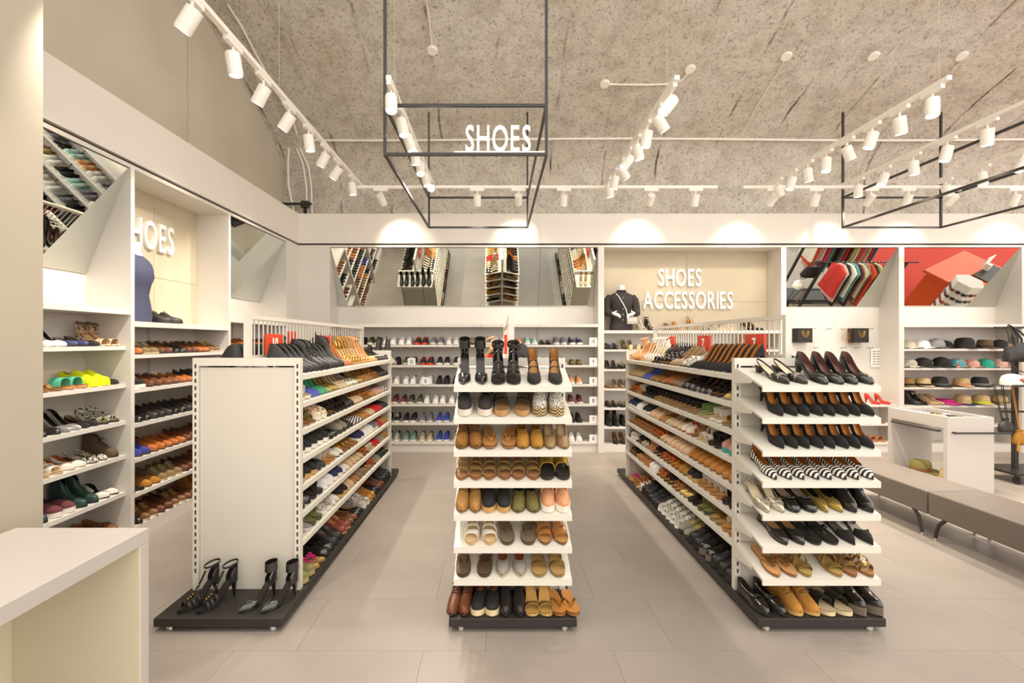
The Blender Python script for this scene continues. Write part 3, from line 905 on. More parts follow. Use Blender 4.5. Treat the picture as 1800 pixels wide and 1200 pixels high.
    def tongue(s, slot, t0, t1, rim, lift=.02, wfrac=.5):
        mb = MB(); rows = []
        for k in range(6):
            a = k / 5; t = t1 + (t0 - t1) * a
            z = s.b(t) + curve(rim, t1) + (curve(rim, t0) + lift - curve(rim, t1)) * a - .004 * (1 - a)
            w = s.w(t) * wfrac * (1 - .15 * a); c = s.c(t); y = s.y(t)
            rows.append([(c - w, y + .004, z - .012), (c - w * .5, y, z - .002), (c, y, z), (c + w * .5, y, z - .002), (c + w, y + .004, z - .012)])
        back = [[(x, y + .004, z - .003) for x, y, z in r] for r in rows]
        mb.grid(rows); mb.grid(back, flip=True)
        s.add('tongue', mb, slot)
    def strap(s, slot, ta, tb, h, wid, nm='strap', thick=.0025, k=1.0, edge=0.0, n=9):
        """band over the foot from the outer edge at ta to the inner edge at tb"""
        mb = MB(); path = []
        for i in range(n):
            p = math.pi * i / (n - 1); a = i / (n - 1)
            t = ta + (tb - ta) * a
            x = s.c(t) + s.w(t) * k * math.copysign(abs(math.cos(p)) ** .7, math.cos(p))
            path.append((x, s.y(t), s.b(t) + edge + h * math.sin(p) ** .8))
        mb.ribbon(path, (0, 1, 0), wid, thick)
        s.add(nm, mb, slot)
    def loop(s, slot, t, zb, zt, wid=.008, r=1.0, nm='ankle_strap', back=.02):
        """strap from both sole edges at t up and around the heel"""
        mb = MB(); path = []
        n = 15
        for i in range(n):
            a = math.pi * i / (n - 1)
            x = s.c(.15) + s.w(.15) * r * math.cos(a)
            y = s.y(t) + (s.y(0.0) + back * .0 - s.y(t)) * math.sin(a) ** .8
            z = s.b(t) + zb + (zt - zb) * math.sin(a) ** .9
            path.append((x, y, z))
        mb.ribbon(path, (0, 0, 1), wid, .0025)
        s.add(nm, mb, slot)
    def ring(s, slot, z, wid=.01, t=.17, rx=.032, ry=.036, tilt=.012, nm='ankle_strap'):
        mb = MB(); path = []
        n = 17
        for i in range(n):
            a = 2 * math.pi * i / (n - 1)
            path.append((s.c(t) + rx * math.cos(a), s.y(t) + ry * math.sin(a), z + tilt * math.sin(a)))
        mb.ribbon(path, (0, 0, 1), wid, .0025)
        s.add(nm, mb, slot)
    def thong(s, slot, wid=.012, t0=.45, t1=.77, h=.022):
        p1 = Vector((s.c(t1) + s.w(t1) * .18, s.y(t1), s.b(t1) + .008))
        for sg in (1, -1):
            mb = MB()
            a = Vector((s.c(t0) + sg * s.w(t0) * 1.0, s.y(t0), s.b(t0) + .002))
            m = a.lerp(p1, .45) + Vector((sg * .006, 0, h))
            path = [a, a.lerp(m, .5) + Vector((sg * .005, 0, .004)), m, m.lerp(p1, .55) + Vector((0, 0, .004)), p1]
            mb.ribbon(path, [(0, 1, .2)] * 3 + [(sg * .6, .8, 0)] * 2, [wid, wid, wid, wid * .8, wid * .5], .003)
            s.add('strap', mb, slot)

R_PUMP = [(0, .060), (.06, .057), (.15, .046), (.3, .030), (.45, .026), (.58, .030), (.66, .036), (.72, .038), (.8, .035), (.88, .029), (.95, .020), (1, .008)]
R_FLAT = [(0, .055), (.06, .052), (.15, .042), (.3, .028), (.45, .025), (.6, .029), (.68, .034), (.75, .036), (.85, .032), (.93, .025), (.98, .017), (1, .009)]
R_LOAF = [(0, .064), (.08, .058), (.2, .046), (.32, .040), (.44, .042), (.54, .052), (.62, .054), (.7, .050), (.82, .043), (.92, .033), (.98, .022), (1, .010)]
R_SNK = [(0, .078), (.05, .074), (.14, .060), (.26, .054), (.36, .066), (.43, .084), (.5, .080), (.6, .068), (.72, .053), (.84, .044), (.93, .036), (.98, .024), (1, .010)]
R_BOOT = [(0, .135), (.08, .137), (.2, .138), (.3, .138), (.37, .132), (.43, .115), (.5, .092), (.58, .075), (.68, .062), (.8, .050), (.9, .040), (.97, .028), (1, .012)]
R_LOW = [(0, .080), (.08, .082), (.2, .082), (.3, .081), (.38, .077), (.45, .072), (.52, .064), (.6, .056), (.7, .049), (.8, .043), (.9, .035), (.97, .025), (1, .011)]
R_TALL = [(0, .165), (.08, .166), (.2, .167), (.3, .166), (.37, .155), (.43, .128), (.5, .097), (.58, .077), (.68, .062), (.8, .050), (.9, .040), (.97, .028), (1, .012)]
R_MULE = [(0, .004), (.3, .004), (.36, .010), (.45, .040), (.52, .058), (.6, .060), (.7, .052), (.82, .043), (.92, .033), (.98, .022), (1, .010)]

# slots: 0 upper, 1 sole, 2 lining / insole, 3 accent
def make(kind):
    if kind == 'pump':
        s = Shoe(.235, .074, 'point', .072, .004); s.upper(0, .67, .36, .86, R_PUMP, lining=2); s.sole(1, 1.0); s.heel(1, 'stiletto', .17, tip=.2)
    elif kind == 'kitten':
        s = Shoe(.24, .082, 'almond', .05, .004); s.upper(0, .66, .36, .86, R_PUMP, lining=2); s.sole(1, 1.0); s.heel(1, 'block', .19, tip=.42)
    elif kind == 'flat':
        s = Shoe(.245, .084, 'almond', .0, .007); s.upper(0, .66, .36, .88, R_FLAT, lining=2); s.sole(1, 1.02)
    elif kind == 'bowflat':
        s = Shoe(.245, .086, 'round', .0, .007); s.upper(0, .66, .36, .88, R_FLAT, lining=2); s.sole(1, 1.02)
        p = Vector(s.surf(.70, 1e-4, 0, 0, .1, R_FLAT, .003))
        for sg in (1, -1): s.add('bow', MB().tube([p, p + Vector((sg * .012, 0, .005)), p + Vector((sg * .022, 0, .002))], [.003, .007, .004], 6), 3)
    elif kind == 'pointflat':
        s = Shoe(.250, .077, 'point', .012, .005); s.upper(0, .63, .34, .88, R_FLAT, lining=2); s.sole(1, 1.01); s.heel(1, 'block', .2, tip=.85)
    elif kind == 'loafer':
        s = Shoe(.262, .082, 'almond', .014, .008); s.upper(0, .57, .2, .74, R_LOAF, lining=2); s.sole(1, 1.04); s.heel(1, 'block', .24, tip=.95)
        s.strap(3, .64, .64, .050, .02, 'saddle_strap', k=.86, edge=.008)
    elif kind == 'moccasin':
        s = Shoe(.25, .082, 'round', .0, .007); s.upper(0, .56, .24, .80, R_LOAF, lining=2); s.sole(1, 1.02); s.bow(3, .60, R_LOAF, .024)
        s.strap(0, .70, .70, .053, .006, 'seam', k=.62, edge=.012)
    elif kind == 'slip':
        s = Shoe(.258, .085, 'round', .0, .024); s.upper(0, .54, .2, .74, R_LOAF, lining=2); s.sole(1, 1.05, .004)
    elif kind == 'oxford':
        s = Shoe(.268, .083, 'almond', .016, .009); s.upper(0, .40, .12, .62, R_SNK, lining=2); s.sole(1, 1.05); s.heel(1, 'block', .26, tip=.96)
        s.laces(3, (.47, .52, .57, .62), R_SNK, .34, .005); s.bow(3, .46, R_SNK, .026); s.tongue(0, .38, .47, R_SNK, .012, .42)
    elif kind == 'platform':
        s = Shoe(.265, .085, 'almond', .008, .038); s.wedge = True; s.upper(0, .40, .12, .62, R_SNK, lining=2); s.sole(1, 1.07, .003)
        s.laces(3, (.47, .53, .59), R_SNK, .34, .006); s.bow(3, .46, R_SNK, .03); s.tongue(0, .38, .47, R_SNK, .012, .42)
    elif kind == 'sneaker':
        s = Shoe(.268, .087, 'round', .008, .022); s.wedge = True; s.upper(0, .42, .14, .64, R_SNK, lining=2); s.sole(1, 1.06, .005)
        s.laces(3, (.46, .505, .55, .595, .64, .685), R_SNK, .40, .007); s.tongue(0, .36, .48, R_SNK, .018, .46)
    elif kind == 'boot':
        s = Shoe(.262, .084, 'round', .012, .014); s.wedge = True; s.upper(0, .44, .16, .74, R_BOOT, lining=2); s.sole(1, 1.06)
        s.laces(3, (.47, .51, .55, .60, .65), R_BOOT, .36, .006); s.bow(3, .46, R_BOOT, .03)
    elif kind == 'lowboot':
        s = Shoe(.255, .080, 'round', .012, .014); s.wedge = True; s.upper(0, .48, .16, .78, R_LOW, lining=2); s.sole(1, 1.05)
        s.laces(3, (.53, .58, .63), R_LOW, .38, .007); s.strap(3, .50, .46, .085, .016, 'buckle_strap', k=.9); s.strap(3, .66, .70, .056, .016, 'buckle_strap', k=.95)
    elif kind == 'chelsea':
        s = Shoe(.265, .088, 'almond', .018, .008); s.upper(0, .43, .16, .74, R_TALL, lining=2); s.sole(1, 1.04); s.heel(1, 'block', .26, tip=.92)
        s.add('pull_tab', MB().ribbon([(0, s.y(.01), .17), (0, s.y(0) + .006, .19), (0, s.y(0) + .008, .215), (0, s.y(0) + .003, .19)], (1, 0, 0), .014), 3)
    elif kind == 'heelboot':
        s = Shoe(.24, .080, 'almond', .048, .006); s.upper(0, .46, .16, .80, R_LOW, lining=2); s.sole(1, 1.02); s.heel(1, 'block', .22, tip=.6)
    elif kind == 'cuff':
        s = Shoe(.235, .078, 'point', .085, .004); s.upper(0, .70, .62, .8, R_PUMP, t0=.60, lining=None); s.sole(1, 1.0); s.heel(1, 'stiletto', .17, tip=.2); s.footbed(2)
        s.upper(0, .30, .02, .9, [(0, .075), (.1, .07), (.25, .045), (.3, .03), (1, .02)], 'heel_cup', None, 0.0, .26)
        s.ring(0, s.b(.1) + .085, .045, .15, .030, .034, .004, 'ankle_cuff')
    elif kind == 'thong':
        s = Shoe(.258, .088, 'round', .0, .014); s.sole(1, 1.0); s.footbed(2); s.thong(0)
    elif kind == 'slide':
        s = Shoe(.258, .090, 'round', .004, .020); s.wedge = True; s.sole(1, 1.0); s.footbed(2); s.strap(0, .62, .62, .055, .075, 'band', .004)
    elif kind == 'twostrap':
        s = Shoe(.260, .090, 'round', .004, .030); s.wedge = True; s.sole(1, 1.02); s.footbed(2); s.strap(0, .72, .72, .045, .030, 'strap', .004); s.strap(0, .50, .50, .060, .030, 'strap', .004)
        s.loop(0, .48, .02, .075, .014, 1.15)
    elif kind == 'band2':
        s = Shoe(.255, .090, 'round', .0, .012); s.sole(1, 1.0); s.footbed(2); s.strap(0, .74, .74, .038, .026); s.strap(0, .46, .44, .055, .030)
    elif kind == 'strappy':
        s = Shoe(.25, .088, 'almond', .0, .010); s.sole(1, 1.0); s.footbed(2)
        s.strap(0, .82, .74, .034, .017); s.strap(0, .70, .80, .038, .017); s.strap(0, .58, .64, .052, .016); s.strap(0, .48, .44, .066, .016)
        s.loop(0, .36, .01, .075, .012, 1.1); s.ring(0, .095, .010, .18, .031, .034, .010)
    elif kind == 'cross':
        s = Shoe(.25, .088, 'almond', .0, .010); s.sole(1, 1.0); s.footbed(2)
        s.strap(0, .78, .78, .032, .030); s.strap(0, .62, .40, .055, .018); s.strap(0, .40, .62, .058, .018); s.loop(0, .30, .01, .07, .014, 1.1)
    elif kind == 'flower':
        s = Shoe(.25, .088, 'almond', .0, .010); s.sole(1, 1.0); s.footbed(2); s.thong(0, .012)
        for k, (t, u) in enumerate(((.56, .5), (.60, 0), (.56, -.5), (.66, .25), (.66, -.2), (.72, .1))):
            c = Vector((s.c(t) + s.w(t) * u, s.y(t), s.b(t) + .026 - .1 * (t - .56)))
            s.add('blossom', MB().add(
                [(c.x + r * math.cos(a), c.y + r * math.sin(a), c.z + z) for r, z in ((.003, .007), (.014, .010), (.006, 0)) for a in [2 * math.pi * i / 7 for i in range(7)]],
                [(i, (i + 1) % 7, 7 + (i + 1) % 7, 7 + i) for i in range(7)] + [(7 + i, 7 + (i + 1) % 7, 14 + (i + 1) % 7, 14 + i) for i in range(7)]), 3)
    elif kind == 'heelsandal':
        s = Shoe(.235, .080, 'almond', .085, .005, .004); s.sole(1, 1.0); s.heel(1, 'stiletto', .17, tip=.22); s.footbed(2)
        s.strap(0, .80, .80, .034, .014); s.strap(0, .70, .70, .042, .014); s.strap(0, .58, .58, .05, .012)
        mb = MB().ribbon([s.surf(.80, 1e-4, 0, 0, .1, R_PUMP), (s.c(.62), s.y(.62), s.b(.62) + .06), (s.c(.45), s.y(.45), s.b(.45) + .085), (s.c(.34), s.y(.34), s.b(.34) + .098)], (1, 0, 0), .014); s.add('strap', mb, 0)
        for t_, h_ in ((.76, .045), (.70, .050), (.64, .058), (.57, .068), (.50, .078)):
            s.add('stud', MB().tube([(s.c(t_), s.y(t_) - .001, s.b(t_) + h_), (s.c(t_), s.y(t_) - .004, s.b(t_) + h_ + .004)], [.0045, .002], 6), 3)
        s.upper(0, .30, .02, .9, [(0, .08), (.1, .07), (.25, .03), (.3, .01), (1, .01)], 'heel_cup', None, 0.0, .22)
        s.ring(0, s.b(.12) + .092, .010, .17, .030, .042, .006)
    elif kind == 'gladiator':
        s = Shoe(.245, .084, 'round', .05, .006, .006); s.sole(1, 1.0); s.heel(1, 'block', .22, tip=.8); s.footbed(2)
        s.strap(0, .80, .80, .036, .022); s.strap(0, .66, .66, .05, .020); s.strap(0, .50, .50, .072, .026); s.strap(0, .36, .36, .098, .022)
        s.ring(0, s.b(.12) + .105, .018, .2, .033, .040, .004)
        mb = MB().ribbon([(s.c(t), s.y(t), s.b(t) + h) for t, h in ((.8, .037), (.66, .052), (.5, .074), (.36, .10), (.3, .12))], (1, 0, 0), .012); s.add('strap', mb, 0)
        s.upper(0, .32, .02, .9, [(0, .10), (.1, .09), (.25, .05), (.3, .02), (1, .01)], 'heel_cup', None, 0.0, .22)
    elif kind == 'wedge':
        s = Shoe(.24, .086, 'round', .065, .012); s.wedge = True; s.sole(1, 1.0); s.footbed(2)
        s.strap(0, .82, .70, .036, .018); s.strap(0, .70, .82, .038, .018); s.loop(3, .36, .01, .07, .010, 1.05)
    elif kind == 'floralwedge':
        s = Shoe(.24, .086, 'round', .075, .012); s.wedge = True; s.sole(1, 1.0); s.footbed(2)
        s.strap(0, .78, .78, .04, .05); s.upper(0, .32, .02, .9, [(0, .06), (.1, .06), (.25, .04), (.3, .02), (1, .01)], 'heel_cup', None, 0.0, .24); s.ring(3, s.b(.12) + .07, .012, .17, .031, .036, .014)
    elif kind == 'mule':
        s = Shoe(.255, .088, 'almond', .010, .008); s.footbed(2); s.upper(0, .48, .38, .95, R_MULE, t0=.40, lining=None); s.sole(1, 1.02)
    elif kind == 'slingback':
        s = Shoe(.24, .082, 'point', .035, .005); s.upper(0, .70, .62, .85, R_PUMP, t0=.58, lining=None); s.sole(1, 1.0); s.heel(1, 'block', .2, tip=.55); s.footbed(2)
        s.loop(0, .56, .012, .062, .008, 1.12, 'sling_strap'); s.strap(3, .74, .74, .038, .02, 'vamp_band', k=.9)
    elif kind == 'dorsay':
        s = Shoe(.25, .084, 'point', .008, .006); s.footbed(2); s.upper(0, .70, .64, .88, R_FLAT, t0=.62, lining=None)
        s.upper(0, .34, .2, .92, [(0, .06), (.1, .056), (.25, .035), (.33, .012), (1, .01)], 'heel_cup', 2, 0.0, .32); s.sole(1, 1.01)
    elif kind == 'laceup':
        s = Shoe(.235, .082, 'almond', .07, .005); s.upper(0, .70, .60, .8, R_PUMP, lining=2); s.sole(1, 1.0); s.heel(1, 'stiletto', .18, tip=.3)
        s.strap(3, .56, .50, .055, .005); s.strap(3, .50, .56, .055, .005); s.strap(3, .46, .40, .066, .005); s.strap(3, .40, .46, .066, .005)
    elif kind == 'espadrille':
        s = Shoe(.258, .087, 'round', .0, .038); s.wedge = True; s.upper(0, .42, .14, .64, R_SNK, lining=2); s.sole(1, 1.06, .004); s.laces(3, (.46, .52, .58), R_SNK, .38, .006); s.tongue(0, .36, .48, R_SNK, .012, .46)
    elif kind == 'knot':
        s = Shoe(.258, .085, 'round', .0, .030); s.wedge = True; s.upper(0, .52, .2, .72, R_LOAF, lining=2); s.sole(1, 1.05, .004)
        s.strap(3, .60, .50, .066, .022, 'knot_band', k=.95, edge=.004, thick=.006); s.strap(3, .50, .60, .066, .022, 'knot_band', k=.95, edge=.004, thick=.006)
    return s

KIND_NAME = {'pump': 'pump', 'kitten': 'pump', 'flat': 'ballet_flat', 'bowflat': 'ballet_flat', 'pointflat': 'ballet_flat', 'loafer': 'loafer', 'moccasin': 'moccasin',
             'slip': 'slip_on_shoe', 'oxford': 'oxford_shoe', 'platform': 'platform_shoe', 'sneaker': 'sneaker', 'boot': 'ankle_boot', 'chelsea': 'ankle_boot', 'lowboot': 'ankle_boot',
             'heelboot': 'heeled_boot', 'cuff': 'cuff_heel', 'thong': 'thong_sandal', 'slide': 'slide_sandal', 'twostrap': 'two_strap_sandal', 'band2': 'slide_sandal',
             'strappy': 'strappy_sandal', 'cross': 'strappy_sandal', 'flower': 'thong_sandal', 'heelsandal': 'heeled_sandal', 'gladiator': 'gladiator_sandal',
             'wedge': 'wedge_sandal', 'floralwedge': 'wedge_sandal', 'mule': 'mule', 'slingback': 'slingback_shoe', 'dorsay': 'ballet_flat', 'laceup': 'lace_up_pump',
             'espadrille': 'espadrille', 'knot': 'slip_on_shoe'}
SHOE_CACHE = {}
def shoe_meshes(kind, side):
    k = (kind, side)
    if k not in SHOE_CACHE:
        s = make(kind)
        parts, joined, jmat = [], MB(), []
        for nm, mb, slot, smooth, ang in s.parts:
            if side < 0: mb.v = [(-x, y, z) for x, y, z in mb.v]
            parts.append((nm, mb.mesh(nm, smooth, ang), slot))
        s_w = s.W
        # joined version for the shoes too far away to show their parts
        bm = bmesh.new()
        for nm, me, slot in parts:
            n0 = len(bm.faces)
            bm.from_mesh(me)
            bm.faces.ensure_lookup_table()
            for f in bm.faces[n0:]: f.material_index = slot
        jm_ = bpy.data.meshes.new(kind); bm.to_mesh(jm_); bm.free()
        xs_ = [v.co.x for nm, me, slot in parts for v in me.vertices]
        ys_ = [v.co.y for nm, me, slot in parts for v in me.vertices]
        SHOE_CACHE[k] = (parts, jm_, max(xs_) - min(xs_), max(ys_) - min(ys_), (max(xs_) + min(xs_)) / 2, (max(ys_) + min(ys_)) / 2)
    return SHOE_CACHE[k]

# finishes
def lea(c): return mat('leather_' + c, c, .42)
def sue(c): return mat('suede_' + c, c, .9, var=.08, vscale=40)
def pat(c): return mat('patent_' + c, c, .18, coat=.8)
def fab(c): return mat('fabric_' + c, c, .85)
def met(c): return mat('metallic_' + c, c, .32, metal=.75)
def rub(c): return mat('rubber_' + c, c, .6)
K, TAN, WHT = '#1f1c1a', '#b4743a', '#ece7de'
ZEB = mat('black_white_stripes', '#1d1a19', .5, pattern='stripe', col2='#efe9df', pscale=16)
ZBR = mat('zebra_print', '#1d1a19', .5, pattern='zebra', col2='#e6ddcb', pscale=22)
LEO = mat('leopard_print', '#33200f', .7, pattern='leopard', col2='#b98343', pscale=110)
FLO = mat('floral_print', '#e3d6b8', .7, pattern='floral', col2='#d69a6a', pscale=90)
CHK = mat('woven_black_white', '#1c1a19', .7, pattern='leopard', col2='#d8d0c0', pscale=150)
SNA = mat('snake_print', '#2b2724', .5, pattern='leopard', col2='#cfc6b4', pscale=90)
JUTE = mat('jute', '#c9a869', .9, pattern='stripe', col2='#a8854a', pscale=60)
DOT = mat('dark_rope', '#d0b27a', .9, pattern='check', col2='#3a2f22', pscale=110)
PTN = lea('#b4743a')
